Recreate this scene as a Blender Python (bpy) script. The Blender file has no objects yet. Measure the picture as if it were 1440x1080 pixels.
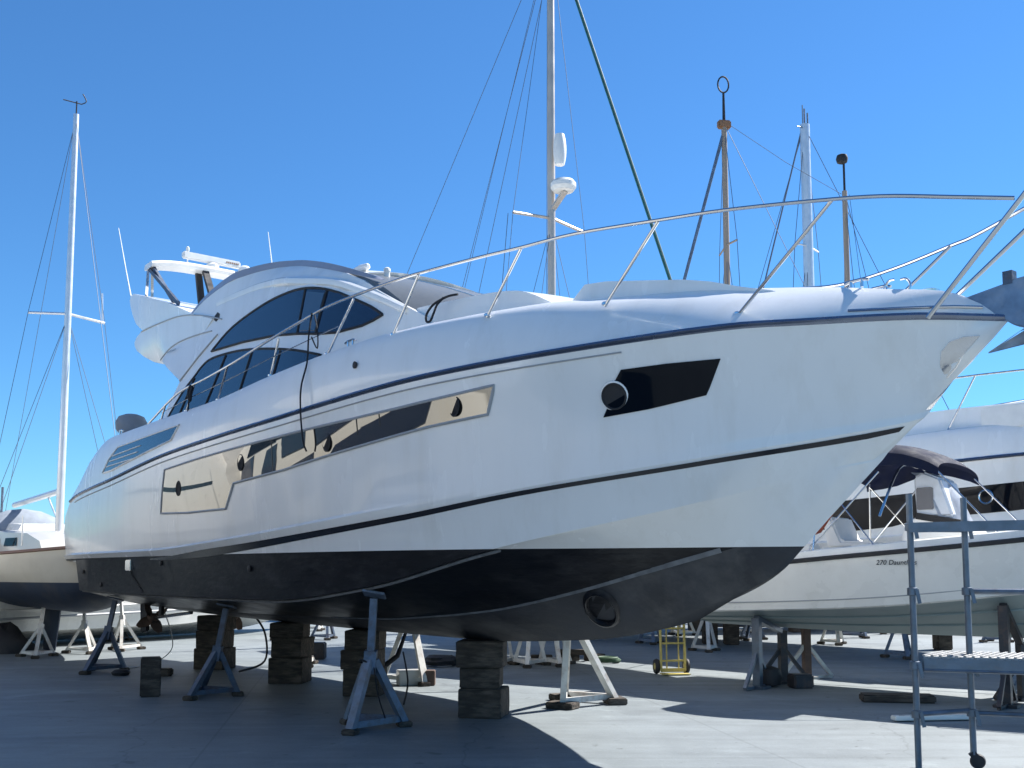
import bpy, bmesh, math, random
from mathutils import Vector, Matrix
from mathutils.bvhtree import BVHTree
random.seed(7)
C = bpy.context.scene.collection
PI = math.pi
R = math.radians

# ------------------------------------------------------------------ materials
def mat(name, col, rough=.5, metal=0., coat=0., noise=0., nscale=6., bump=0., bscale=40., spec=.5, dirt=None, dirt_amt=.4, dscale=2.5, trans=0., stretch=None, coatr=.05):
    m = bpy.data.materials.new(name); m.use_nodes = True
    nt = m.node_tree; N = nt.nodes; K = nt.links
    p = N['Principled BSDF']
    p.inputs['Base Color'].default_value = (*col, 1)
    p.inputs['Roughness'].default_value = rough
    p.inputs['Metallic'].default_value = metal
    p.inputs['Coat Weight'].default_value = coat
    p.inputs['Coat Roughness'].default_value = coatr
    p.inputs['Specular IOR Level'].default_value = spec
    p.inputs['Transmission Weight'].default_value = trans
    tc = N.new('ShaderNodeTexCoord'); src = tc.outputs['Object']
    if stretch:
        mp = N.new('ShaderNodeMapping'); mp.inputs['Scale'].default_value = stretch
        K.new(src, mp.inputs['Vector']); src = mp.outputs['Vector']
    last = None
    if noise > 0:
        n = N.new('ShaderNodeTexNoise'); n.inputs['Scale'].default_value = nscale; n.inputs['Detail'].default_value = 6
        K.new(src, n.inputs['Vector'])
        r = N.new('ShaderNodeMapRange'); r.inputs['From Min'].default_value = .3; r.inputs['From Max'].default_value = .7
        r.inputs['To Min'].default_value = 1 - noise; r.inputs['To Max'].default_value = 1 + noise
        K.new(n.outputs['Fac'], r.inputs['Value'])
        v = N.new('ShaderNodeVectorMath'); v.operation = 'SCALE'; v.inputs[0].default_value = col
        K.new(r.outputs['Result'], v.inputs['Scale']); last = v.outputs['Vector']
        rr = N.new('ShaderNodeMapRange'); rr.inputs['From Min'].default_value = .3; rr.inputs['From Max'].default_value = .7
        rr.inputs['To Min'].default_value = max(0, rough * .85); rr.inputs['To Max'].default_value = min(1, rough * 1.2)
        K.new(n.outputs['Fac'], rr.inputs['Value']); K.new(rr.outputs['Result'], p.inputs['Roughness'])
    if dirt:
        n = N.new('ShaderNodeTexNoise'); n.inputs['Scale'].default_value = dscale; n.inputs['Detail'].default_value = 9
        n.inputs['Roughness'].default_value = .65
        K.new(src, n.inputs['Vector'])
        r = N.new('ShaderNodeMapRange'); r.inputs['From Min'].default_value = .5; r.inputs['From Max'].default_value = .7
        r.inputs['To Min'].default_value = 0; r.inputs['To Max'].default_value = dirt_amt
        K.new(n.outputs['Fac'], r.inputs['Value'])
        mx = N.new('ShaderNodeMixRGB'); K.new(r.outputs['Result'], mx.inputs['Fac'])
        mx.inputs['Color1'].default_value = (*col, 1); mx.inputs['Color2'].default_value = (*dirt, 1)
        if last: K.new(last, mx.inputs['Color1'])
        last = mx.outputs['Color']
    if last: K.new(last, p.inputs['Base Color'])
    if bump > 0:
        n = N.new('ShaderNodeTexNoise'); n.inputs['Scale'].default_value = bscale; n.inputs['Detail'].default_value = 5
        K.new(src, n.inputs['Vector'])
        b = N.new('ShaderNodeBump'); b.inputs['Strength'].default_value = bump; b.inputs['Distance'].default_value = .02
        K.new(n.outputs['Fac'], b.inputs['Height']); K.new(b.outputs['Normal'], p.inputs['Normal'])
    return m

M = {}
M['gel'] = mat('white_gelcoat', (.80, .80, .78), .24, coat=.35, noise=.02, nscale=1.2, bump=.012, bscale=1.6, dirt=(.58, .55, .48), dirt_amt=.22, dscale=1.6, stretch=(2.4, 2.4, .45))
M['gel2'] = mat('aged_gelcoat', (.76, .75, .70), .28, coat=.2, noise=.04, nscale=2, dirt=(.5, .47, .4), dirt_amt=.2)
M['beige'] = mat('beige_topside', (.66, .61, .50), .35, coat=.2, noise=.03, nscale=2, dirt=(.45, .4, .3), dirt_amt=.2)
M['cream'] = mat('cream_gelcoat', (.46, .45, .415), .3, coat=.3, noise=.03, nscale=2, dirt=(.45, .4, .3), dirt_amt=.2)
M['anti'] = mat('black_antifouling', (.006, .007, .010), .34, noise=.4, nscale=3, dirt=(.04, .04, .042), dirt_amt=.6, dscale=2.2, bump=.18, bscale=7, spec=.28, stretch=(1, 1, 3))
M['navygloss'] = mat('dark_navy_topside', (.012, .02, .04), .2, coat=.4)
M['anti2'] = mat('dusty_bounce_lit_bottom', (.034, .037, .044), .55, noise=.3, nscale=2.5, dirt=(.15, .145, .135), dirt_amt=.6, dscale=.9, bump=.2, bscale=11, spec=.35)  # dusty bottom paint, colour lightened to carry bounce from the sunlit ground
M['strake'] = mat('scuffed_edge_highlight', (.15, .155, .16), .5, noise=.3, nscale=9)  # grey puts the chine and strake highlight into the colour, with scuffs
M['blueanti'] = mat('blue_antifouling', (.03, .045, .075), .6, noise=.3, nscale=2, dirt=(.12, .11, .1), dirt_amt=.5, dscale=1.2, bump=.1)
M['greyanti'] = mat('pale_grey_green_antifouling', (.30, .36, .35), .5, noise=.08, nscale=2, dirt=(.2, .23, .22), dirt_amt=.4, dscale=1.5)
M['steel'] = mat('polished_stainless', (.62, .63, .64), .16, metal=1, noise=.05, nscale=8)
M['chrome'] = mat('rub_rail_steel', (.22, .25, .32), .25, metal=.9, noise=.1, nscale=3)
M['mirror'] = mat('mirror_tinted_glass', (.335, .325, .30), .012, metal=.93, bump=.006, bscale=.9)
M['darkglass'] = mat('dark_tinted_glass', (.004, .006, .010), .03, coat=0, spec=.16)
M['cabglass'] = mat('blue_black_cabin_glass', (.008, .018, .042), .04, coat=.4, spec=.6)
M['panelight'] = mat('paler_glass_pane', (.05, .085, .13), .06, coat=.4)
M['paleglass'] = mat('grey_meshed_windscreen', (.13, .14, .145), .35, noise=.1, nscale=30, spec=.4)
M['smoke'] = mat('smoked_deflector', (.30, .30, .34), .18, noise=.06, nscale=5, coat=.3)
M['black'] = mat('black_gloss_stripe', (.012, .013, .018), .2)
M['rubber'] = mat('black_rubber', (.02, .02, .022), .7, noise=.3, nscale=12, bump=.2)
M['grey'] = mat('grey_moulding', (.34, .35, .36), .4, noise=.05)
M['galv'] = mat('galvanised_steel', (.135, .165, .205), .4, metal=.6, noise=.2, nscale=9, dirt=(.16, .15, .15), dirt_amt=.6, dscale=7, bump=.1)
M['bluesteel'] = mat('blue_grey_painted_steel', (.12, .165, .23), .5, metal=.2, noise=.25, nscale=10, dirt=(.10, .08, .07), dirt_amt=.7, dscale=6, bump=.15)
M['navysteel'] = mat('dark_blue_painted_steel', (.07, .10, .15), .5, metal=.2, noise=.3, nscale=10, dirt=(.09, .06, .05), dirt_amt=.7, dscale=6, bump=.15)
M['whitesteel'] = mat('white_painted_steel', (.62, .61, .57), .5, noise=.1, nscale=8, dirt=(.28, .16, .09), dirt_amt=.6, dscale=5, bump=.1)
M['blacksteel'] = mat('black_painted_steel', (.03, .03, .035), .5, noise=.3, nscale=9, dirt=(.14, .08, .05), dirt_amt=.6, dscale=6)
M['rust'] = mat('rusty_brown_steel', (.10, .065, .05), .8, noise=.3, nscale=9, bump=.2)
M['alu'] = mat('anodised_aluminium', (.68, .70, .72), .34, metal=.5, noise=.06, nscale=5)
M['brass'] = mat('warm_grey_mast_alloy', (.50, .44, .38), .38, metal=.35, noise=.08, nscale=3)
M['wire'] = mat('rigging_wire', (.09, .12, .17), .6, metal=.1)
M['greenwire'] = mat('green_wrapped_stay', (.01, .09, .08), .6, noise=.3, nscale=15)
M['rope'] = mat('black_rope', (.012, .012, .015), .8, bump=.4, bscale=90)
M['navy'] = mat('navy_canvas', (.010, .018, .055), .75, noise=.2, nscale=6, bump=.25, bscale=12)
M['greycanvas'] = mat('grey_blue_canvas', (.22, .25, .29), .8, noise=.15, nscale=5, bump=.3, bscale=8)
M['timber'] = mat('weathered_mast_timber', (.30, .24, .19), .6, noise=.15, nscale=6, stretch=(1, 1, .1))
M['yellow'] = mat('yellow_painted_steel', (.48, .40, .12), .5, noise=.12, nscale=9, dirt=(.3, .2, .07), dirt_amt=.6, dscale=8)
M['clear'] = mat('frosted_vinyl_screen', (.60, .64, .70), .3, noise=.1, nscale=6, bump=.3, bscale=7)
M['vinyl'] = mat('white_vinyl', (.72, .72, .70), .5, noise=.05)
M['red'] = mat('faded_red_cloth', (.42, .12, .07), .8, noise=.2)
M['green'] = mat('green_hose', (.03, .07, .035), .6, noise=.2)
M['leaf'] = mat('dark_green_leaves', (.045, .075, .03), .7, noise=.5, nscale=.8)
M['wood'] = mat('varnished_wood', (.26, .13, .06), .5, noise=.2, nscale=9, stretch=(1, 8, 8))
M['grate'] = mat('aluminium_grating', (.34, .34, .33), .5, metal=.3, noise=.25, nscale=40, bump=.8, bscale=55)
M['steelanchor'] = mat('galvanised_anchor', (.17, .24, .33), .4, metal=.5, noise=.25, nscale=9, dirt=(.35, .36, .38), dirt_amt=.5, dscale=6)

def block_mat():
    m = mat('old_sleeper_timber', (.055, .044, .034), .9, noise=.6, nscale=5, bump=.9, bscale=11, dirt=(.15, .125, .10), dirt_amt=.7, dscale=2.5, stretch=(1, 4, 4))
    return m
M['block'] = block_mat()

def ground_mat():
    m = bpy.data.materials.new('yard_concrete'); m.use_nodes = True
    nt = m.node_tree; N = nt.nodes; K = nt.links; p = N['Principled BSDF']
    tc = N.new('ShaderNodeTexCoord'); P = tc.outputs['Object']
    def noise(s, d=8, r=.6, vec=P, dist=0):
        n = N.new('ShaderNodeTexNoise'); n.inputs['Scale'].default_value = s; n.inputs['Detail'].default_value = d
        n.inputs['Roughness'].default_value = r; n.inputs['Distortion'].default_value = dist; K.new(vec, n.inputs['Vector']); return n.outputs['Fac']
    def rng(v, a, b, c, d):
        r = N.new('ShaderNodeMapRange'); r.inputs['From Min'].default_value = a; r.inputs['From Max'].default_value = b
        r.inputs['To Min'].default_value = c; r.inputs['To Max'].default_value = d; K.new(v, r.inputs['Value']); return r.outputs['Result']
    def mul(a, b):
        x = N.new('ShaderNodeMath'); x.operation = 'MULTIPLY'; K.new(a, x.inputs[0]); K.new(b, x.inputs[1]); return x.outputs[0]
    mp = N.new('ShaderNodeMapping'); mp.inputs['Rotation'].default_value = (0, 0, R(12)); mp.inputs['Scale'].default_value = (.35, 2.2, 1); K.new(P, mp.inputs['Vector'])
    big = rng(noise(.25, 6), .3, .7, .86, 1.12)
    mid = rng(noise(1.7, 9, .7), .3, .75, .84, 1.13)
    fine = rng(noise(38, 4, .7), .25, .75, .90, 1.10)
    streak = rng(noise(1.1, 8, .7, mp.outputs['Vector'], .6), .35, .7, .86, 1.1)
    spots = rng(noise(3.1, 5, .55, P, .4), .655, .72, 1, .62)
    grit = rng(noise(120, 2, .5), .66, .72, 1, .72)
    # wandering hairline cracks, tyre tracks and old paint spatter
    vo = N.new('ShaderNodeTexVoronoi'); vo.feature = 'DISTANCE_TO_EDGE'; vo.inputs['Scale'].default_value = .2
    dn = N.new('ShaderNodeTexNoise'); dn.inputs['Scale'].default_value = 1.6; dn.inputs['Detail'].default_value = 6; K.new(P, dn.inputs['Vector'])
    dm = N.new('ShaderNodeMixRGB'); dm.blend_type = 'ADD'; dm.inputs['Fac'].default_value = .55; K.new(P, dm.inputs['Color1']); K.new(dn.outputs['Color'], dm.inputs['Color2']); K.new(dm.outputs['Color'], vo.inputs['Vector'])
    crack = rng(vo.outputs['Distance'], .0005, .003, .74, 1)
    mt = N.new('ShaderNodeMapping'); mt.inputs['Rotation'].default_value = (0, 0, R(28)); mt.inputs['Scale'].default_value = (.05, 1.3, 1); K.new(P, mt.inputs['Vector'])
    tyre = rng(noise(1.3, 3, .5, mt.outputs['Vector']), .60, .66, 1, .86)
    pale = mul(rng(noise(.9, 10, .75, P, .8), .56, .68, 1, 1.28), rng(noise(6.5, 3, .5, P, .2), .70, .74, 1, .55))
    patch_ = rng(noise(.45, 3, .4, P, .3), .60, .615, 1, .88)
    f = mul(mul(mul(big, mid), mul(fine, streak)), mul(mul(spots, grit), mul(mul(crack, tyre), mul(pale, patch_))))
    # joints between the poured bays
    br = N.new('ShaderNodeTexBrick'); br.offset = 0; br.inputs['Scale'].default_value = 1
    br.inputs['Brick Width'].default_value = 5.2; br.inputs['Row Height'].default_value = 4.6; br.inputs['Mortar Size'].default_value = .012
    br.inputs['Color1'].default_value = (1, 1, 1, 1); br.inputs['Color2'].default_value = (.93, .93, .94, 1); br.inputs['Mortar'].default_value = (.72, .72, .72, 1)
    mj = N.new('ShaderNodeMapping'); mj.inputs['Rotation'].default_value = (0, 0, R(-9)); mj.inputs['Location'].default_value = (1.3, 2.2, 0); K.new(P, mj.inputs['Vector']); K.new(mj.outputs['Vector'], br.inputs['Vector'])
    v = N.new('ShaderNodeVectorMath'); v.operation = 'SCALE'; v.inputs[0].default_value = (.188, .214, .222); K.new(f, v.inputs['Scale'])
    mx = N.new('ShaderNodeMixRGB'); mx.blend_type = 'MULTIPLY'; mx.inputs['Fac'].default_value = .8
    K.new(v.outputs['Vector'], mx.inputs['Color1']); K.new(br.outputs['Color'], mx.inputs['Color2'])
    K.new(mx.outputs['Color'], p.inputs['Base Color'])
    p.inputs['Roughness'].default_value = .58; p.inputs['Specular IOR Level'].default_value = .5
    b = N.new('ShaderNodeBump'); b.inputs['Strength'].default_value = .35; b.inputs['Distance'].default_value = .01
    K.new(noise(26, 8, .7), b.inputs['Height']); K.new(b.outputs['Normal'], p.inputs['Normal'])
    return m
M['ground'] = ground_mat()

# ------------------------------------------------------------------ helpers
def NB(): return bmesh.new()
def obj(name, bm, m, parent=None, smooth=35, extra=None, label=None):
    bmesh.ops.recalc_face_normals(bm, faces=bm.faces)
    me = bpy.data.meshes.new(name); bm.to_mesh(me); bm.free()
    me.materials.append(M[m] if isinstance(m, str) else m)
    for e in (extra or []): me.materials.append(M[e])
    if smooth:
        me.polygons.foreach_set('use_smooth', [True] * len(me.polygons))
        me.set_sharp_from_angle(angle=R(smooth))
    o = bpy.data.objects.new(name, me); C.objects.link(o)
    if parent: o.parent = parent
    if label: o['label'] = label
    return o
def thing(name, label, cat, loc=(0, 0, 0), rz=0, group=None):
    o = bpy.data.objects.new(name, None); C.objects.link(o); o.location = loc; o.rotation_euler = (0, 0, rz)
    o.empty_display_size = .3
    o['label'] = label; o['category'] = cat
    if group: o['group'] = group
    return o
def tag(o, label, cat, group=None):
    o['label'] = label; o['category'] = cat
    if group: o['group'] = group
    return o
def tree_copy(root, loc, rz, label, name=None):
    def cp(o, par):
        c = o.copy(); C.objects.link(c)
        if par: c.parent = par
        for ch in list(o.children): cp(ch, c)
        return c
    r = cp(root, None); r.location = loc; r.rotation_euler = (0, 0, rz); r['label'] = label
    return r

def frame(d):
    d = d.normalized(); u = Vector((0, 0, 1)) if abs(d.z) < .95 else Vector((1, 0, 0))
    a = d.cross(u).normalized(); b = a.cross(d).normalized(); return a, b
def tube(bm, pts, r, n=8, closed=False, cap=True, r1=None):
    pts = [Vector(p) for p in pts]; rings = []
    a = None; L = len(pts)
    for i, p in enumerate(pts):
        if closed: d = pts[(i + 1) % L] - pts[i - 1]
        else: d = pts[min(i + 1, L - 1)] - pts[max(i - 1, 0)]
        d.normalize()
        if a is None: a, b = frame(d)
        else:
            a = (a - d * a.dot(d)).normalized(); b = a.cross(d).normalized()
        rr = r if r1 is None else r + (r1 - r) * i / (L - 1)
        rings.append([bm.verts.new(p + a * math.cos(2 * PI * k / n) * rr + b * math.sin(2 * PI * k / n) * rr) for k in range(n)])
    for i in range(L if closed else L - 1):
        A, B = rings[i], rings[(i + 1) % L]
        for k in range(n): bm.faces.new((A[k], A[(k + 1) % n], B[(k + 1) % n], B[k]))
    if cap and not closed: bm.faces.new(rings[0]); bm.faces.new(rings[-1])
def bar(bm, p0, p1, w, h, up=None, w1=None, h1=None):
    p0, p1 = Vector(p0), Vector(p1); d = (p1 - p0).normalized()
    if up is None: a, b = frame(d)
    else:
        a = d.cross(Vector(up)).normalized(); b = a.cross(d).normalized()
    w1 = w if w1 is None else w1; h1 = h if h1 is None else h1
    V = []
    for p, ww, hh in ((p0, w, h), (p1, w1, h1)):
        V.append([bm.verts.new(p + a * sx * ww / 2 + b * sy * hh / 2) for sx, sy in ((-1, -1), (1, -1), (1, 1), (-1, 1))])
    A, B = V
    for k in range(4): bm.faces.new((A[k], A[(k + 1) % 4], B[(k + 1) % 4], B[k]))
    bm.faces.new(A); bm.faces.new(B)
def box(bm, c, s, rz=0, bev=0):
    r = bmesh.ops.create_cube(bm, size=1, matrix=Matrix.Translation(c) @ Matrix.Rotation(rz, 4, 'Z') @ Matrix.Diagonal((*s, 1)))
    if bev:
        es = list({e for v in r['verts'] for e in v.link_edges})
        bmesh.ops.bevel(bm, geom=es, offset=bev, segments=2, affect='EDGES')
def loft(bm, rows, cap0=False, cap1=False, closed=False):
    V = [[bm.verts.new(p) for p in r] for r in rows]
    for i in range(len(V) - 1):
        n = len(V[i])
        for k in range(n if closed else n - 1):
            k2 = (k + 1) % n
            try: bm.faces.new((V[i][k], V[i][k2], V[i + 1][k2], V[i + 1][k]))
            except ValueError: pass
    if cap0: bm.faces.new(V[0])
    if cap1: bm.faces.new(V[-1])
    return V
def lathe(bm, prof, c=(0, 0, 0), n=20, axis='Z', caps=True):
    rows = []
    for r, z in prof:
        row = []
        for k in range(n):
            a = 2 * PI * k / n; x, y = r * math.cos(a), r * math.sin(a)
            p = (x, y, z) if axis == 'Z' else ((z, x, y) if axis == 'X' else (x, z, y))
            row.append(Vector(p) + Vector(c))
        rows.append(row)
    loft(bm, rows, closed=True, cap0=caps, cap1=caps)
def prism(bm, poly, y0, y1, bev=0):         # poly in (x, z), extruded along y
    A = [bm.verts.new((x, y0, z)) for x, z in poly]; B = [bm.verts.new((x, y1, z)) for x, z in poly]
    n = len(poly)
    fs = [bm.faces.new(A), bm.faces.new(B[::-1])]
    for k in range(n): fs.append(bm.faces.new((A[k], B[k], B[(k + 1) % n], A[(k + 1) % n])))
    if bev:
        es = list({e for f in fs for e in f.edges})
        bmesh.ops.recalc_face_normals(bm, faces=fs)
        bmesh.ops.bevel(bm, geom=es, offset=bev, segments=3, affect='EDGES')
def catmull(pts, n=6, closed=False):
    P = [Vector(p) for p in pts]; out = []; L = len(P)
    for i in range(L if closed else L - 1):
        g = lambda k: P[k % L] if closed else P[max(0, min(L - 1, k))]
        p0, p1, p2, p3 = g(i - 1), g(i), g(i + 1), g(i + 2)
        for k in range(n):
            t = k / n
            out.append(.5 * (2 * p1 + (p2 - p0) * t + (2 * p0 - 5 * p1 + 4 * p2 - p3) * t * t + (3 * p1 - p0 - 3 * p2 + p3) * t ** 3))
    if not closed: out.append(P[-1])
    return out
def curve(tab):                              # monotone cubic through (x, y)
    xs = [a for a, b in tab]; ys = [b for a, b in tab]; n = len(xs)
    d = [(ys[i + 1] - ys[i]) / (xs[i + 1] - xs[i]) for i in range(n - 1)]
    m = [d[0]] + [0 if d[i - 1] * d[i] <= 0 else 2 * d[i - 1] * d[i] / (d[i - 1] + d[i]) for i in range(1, n - 1)] + [d[-1]]
    def f(x):
        if x <= xs[0]: return ys[0] + (x - xs[0]) * d[0] * .5
        if x >= xs[-1]: return ys[-1]
        i = max(k for k in range(n - 1) if xs[k] <= x)
        h = xs[i + 1] - xs[i]; t = (x - xs[i]) / h
        return ys[i] * (1 + 2 * t) * (1 - t) ** 2 + m[i] * h * t * (1 - t) ** 2 + ys[i + 1] * t * t * (3 - 2 * t) + m[i + 1] * h * t * t * (t - 1)
    return f
def gridpoly(poly, step):                    # polygon in (x, z) cut into a grid; returns bmesh with y = 0
    bm = NB(); bm.faces.new([bm.verts.new((x, 0, z)) for x, z in poly])
    xs = [p[0] for p in poly]; zs = [p[1] for p in poly]
    for lo, hi, ax in ((min(xs), max(xs), 0), (min(zs), max(zs), 2)):
        k = 1
        while lo + k * step < hi:
            co = [0, 0, 0]; co[ax] = lo + k * step; no = [0, 0, 0]; no[ax] = 1
            bmesh.ops.bisect_plane(bm, geom=bm.verts[:] + bm.edges[:] + bm.faces[:], plane_co=co, plane_no=no, dist=1e-5); k += 1
    return bm
def patch(poly, bvh, off, step=.25, side=-1, thick=.012):
    bm = gridpoly(poly, step)
    for v in bm.verts:
        h = None
        for dz in (0, -.01, .01, -.03, .03, -.06):
            h = bvh.ray_cast(Vector((v.co.x, side * 8, v.co.z + dz)), Vector((0, -side, 0)))[0]
            if h: break
        if not h:
            h = bvh.find_nearest(Vector((v.co.x, side * .25, v.co.z)))[0]; v.co.x, v.co.z = h.x, h.z
            h.y = side * max(.01, side * h.y)
        v.co.y = h.y + side * off
    r = bmesh.ops.extrude_face_region(bm, geom=bm.faces[:])
    for v in r['geom']:
        if isinstance(v, bmesh.types.BMVert): v.co.y -= side * (thick + off * .8)
    return bm
def outline(poly, bvh, off, r, side=-1, n=6, closed=True, sub=6):
    pts = []
    L = len(poly)
    for i in range(L if closed else L - 1):
        a, b = poly[i], poly[(i + 1) % L]
        for k in range(sub):
            t = k / sub; pts.append((a[0] + (b[0] - a[0]) * t, a[1] + (b[1] - a[1]) * t))
    if not closed: pts.append(poly[-1])
    out = []
    for x, z in pts:
        h = bvh.ray_cast(Vector((x, side * 8, z)), Vector((0, -side, 0)))[0]
        out.append(Vector((x, (h.y if h else side * 1.5) + side * off, z)))
    bm = NB(); tube(bm, out, r, n, closed=closed); return bm
def smooth_poly(pts, n=4): return [(p.x, p.z) for p in catmull([(x, 0, z) for x, z in pts], n, True)]

# ------------------------------------------------------------------ hulls
def beamf(bm_, bt, s0, p, L):
    def b(s):
        if s < s0: return bm_ - (bm_ - bt) * ((s0 - s) / (s0 + .3)) ** 2
        u = min((s - s0) / (L - s0), 1); return bm_ * (1 - u ** p)
    return b
railB = beamf(2.15, 1.95, 6, 2.2, 14.89)
railZ = curve([(-.8, 2.88), (-.31, 2.96), (1.8, 3.10), (4.2, 3.28), (7.4, 3.41), (8.2, 3.46), (10, 3.58), (11.5, 3.63), (13, 3.66), (13.6, 3.63), (14.3, 3.59), (14.89, 3.51)])
def inset(s):
    if s < 8: return .12
    if s < 13: return .12 + .45 * ((s - 8) / 5) ** 1.25
    return .57
def deckB(s): return max(railB(s) - inset(s), railB(s) * .33)
deckZ = curve([(-.62, 3.10), (.34, 3.62), (1.3, 3.83), (3.2, 3.85), (5.6, 3.88), (7.04, 3.98), (8.2, 4.07), (9.3, 4.16), (10.4, 4.20), (11.1, 4.205), (11.6, 4.17), (12.14, 4.15), (12.8, 4.11), (13.37, 4.03), (13.98, 3.9), (14.47, 3.79), (14.61, 3.71), (14.84, 3.56)])
chY = curve([(-.33, 1.78), (.2, 1.80), (3.6, 1.87), (7, 1.85), (8.9, 1.68), (10.43, 1.365), (12.6, .60), (13.4, .22), (13.83, 0)])
chZ = curve([(-.33, 1.33), (3.6, 1.31), (7, 1.32), (8.9, 1.5), (10.43, 1.84), (12.6, 2.27), (13.4, 2.48), (13.83, 2.56)])
kZ = curve([(-.33, .95), (3, .9), (8.5, .87), (10.5, .97), (11.9, 1.22), (12.3, 1.38), (12.9, 1.72), (13.05, 1.89), (13.32, 2.11)])
stY = curve([(-1.28, 1.80), (-.33, 1.93), (3.56, 2.06), (5.5, 2.08), (7.4, 2.0), (9.49, 1.76), (10.88, 1.40), (12.7, .72), (13.6, .30), (14.2, 0)])
stZ = curve([(-1.28, 1.86), (-.33, 1.875), (3.56, 1.885), (5.5, 1.95), (9.49, 2.25), (10.88, 2.43), (12.7, 2.64), (14.08, 2.83), (14.2, 2.86)])
stkY = curve([(-.33, .88), (4, .88), (7.7, .83), (8.87, .80), (9.68, .68), (10.85, .55), (11.62, .44), (12.35, .30), (12.9, .16), (13.32, 0)])
stkZ = curve([(-.33, 1.10), (4, 1.07), (7.7, 1.11), (8.87, 1.18), (9.68, 1.26), (10.85, 1.47), (11.62, 1.65), (12.35, 1.83), (12.9, 1.97), (13.32, 2.11)])
def yacht_hull(L0=0, cols=72, deck_top=True):
    """rows of (start s, end s, y(s), z(s)) from the keel up to the deck edge"""
    rows = []
    def lerp(f, g, t): return lambda s: f(s) * (1 - t) + g(s) * t
    rows.append((-.33, 11.9, lambda s: 0, kZ, 'keel'))
    rows.append((-.33, 12.9, lambda s: .5 * stkY(s) * (1 if s < 10.5 else max(0, (12.9 - s) / 2.4) ** .6), lambda s: kZ(s) * .5 + stkZ(s) * .5 if s < 10.5 else kZ(s) + (stkZ(s) - kZ(s)) * .5 * max(0, (12.9 - s) / 2.4), 'a'))
    rows.append((-.33, 13.32, stkY, stkZ, 'strake'))
    rows.append((-.33, 13.83, chY, chZ, 'chine'))
    fl = lambda s: .06 * max(0, min(1, (13.6 - s) / 3))
    rows.append((-.33, 13.88, lambda s: chY(min(s, 13.83)) + fl(s) if s < 13.8 else chY(13.8) * (13.88 - s) / .08, lambda s: chZ(s) + .015 + (.04 if s > 13.8 else 0), 'chine2'))
    rows.append((-.33, 14.15, lambda s: stY(s) - .008, lambda s: stZ(s) - .012, 'stripe0'))
    rows.append((-1.28, 14.2, stY, stZ, 'stripe'))
    kn = lambda s: .045 * max(0, min(1, (11 - s) / 5))
    rows.append((-1.28, 14.24, lambda s: stY(min(s, 14.2)) + kn(s), lambda s: stZ(min(s, 14.2)) + .075 - .04 * max(0, min(1, (s - 13) / 1.2)), 'knuckle'))
    rows.append((-1.28, 14.26, lambda s: stY(min(s, 14.2)) + kn(s) * .2, lambda s: stZ(min(s, 14.2)) + .105 - .045 * max(0, min(1, (s - 13) / 1.2)), 'knuckle2'))
    ends = [(-1.25, 14.44, .25), (-1.2, 14.6, .5), (-1.1, 14.76, .75)]
    for s0, s1, t in ends:
        def y(s, t=t): return stY(min(s, 14.2)) * (1 - t) + railB(s) * t - .07 * math.sin(PI * t) * max(0, min(1, (s - 8.5) / 3.5)) * max(0, min(1, (14.0 - s) / 1.8)) + .03 * math.sin(PI * t) * (s < 8.5) * max(0, min(1, (8.5 - s) / 3))
        rows.append((s0, s1, y, lambda s, t=t: (stZ(min(s, 14.2)) + .1) * (1 - t) + railZ(s) * t, 'side'))
    rows.append((-.8, 14.89, railB, railZ, 'rail'))
    for t in (.12, .3, .5, .7, .87, 1.0):
        a = t ** 1.6; b = math.sin(t * PI / 2) ** .85 if t < 1 else 1
        def yy(s, t=t, a=a):
            w = max(0, min(1, (s - 9) / 4.6)); w = w * w * (3 - 2 * w); q = a * (1 - w) + t * w; return railB(s) * (1 - q) + deckB(s) * q
        def zz(s, t=t, b=b):
            w = max(0, min(1, (s - 9) / 4.6)); w = w * w * (3 - 2 * w) * .6; q = b * (1 - w) + t * w; return railZ(s) * (1 - q) + deckZ(s) * q
        rows.append((-.8 + .18 * t, 14.89 - .05 * t, yy, zz, 'bulwark'))
    P = []
    for s0, s1, fy, fz, nm in rows:
        r = []
        for k in range(cols + 1):
            u = k / cols; u = 1 - (1 - u) ** 1.35
            s = s0 + (s1 - s0) * u
            r.append(Vector((s, 0 if (k == cols) else max(0, fy(s)), fz(s))))
        P.append(r)
    P[-1][-1].y = 0
    bm = NB()
    S = [[Vector((p.x, -p.y, p.z)) for p in r] for r in P]
    loft(bm, S); loft(bm, P)
    # transom across, and the deck
    tr = []
    for r in P:
        q = r[0]; tr.append([Vector((q.x - .10 * (1 - (j / 4 - 1) ** 2), q.y * (1 - j / 4), q.z)) for j in range(9)])
    loft(bm, tr)
    dk = []
    for q in P[-1]:
        dk.append([Vector((q.x, q.y * (1 - j / 4), q.z - .03 + .05 * (1 - (1 - j / 4) ** 2) - (.0 if j in (0, 8) else .02))) if j not in (0, 8) else Vector((q.x, q.y * (1 - j / 4), q.z)) for j in range(9)])
    loft(bm, dk)
    bmesh.ops.remove_doubles(bm, verts=bm.verts, dist=.0015)
    return bm
def split_waterline(bm, z, idx=1):
    bmesh.ops.bisect_plane(bm, geom=bm.verts[:] + bm.edges[:] + bm.faces[:], plane_co=(0, 0, z), plane_no=(0, 0, 1), dist=1e-5)
    for f in bm.faces:
        if f.calc_center_median().z < z - 1e-4: f.material_index = idx

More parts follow.
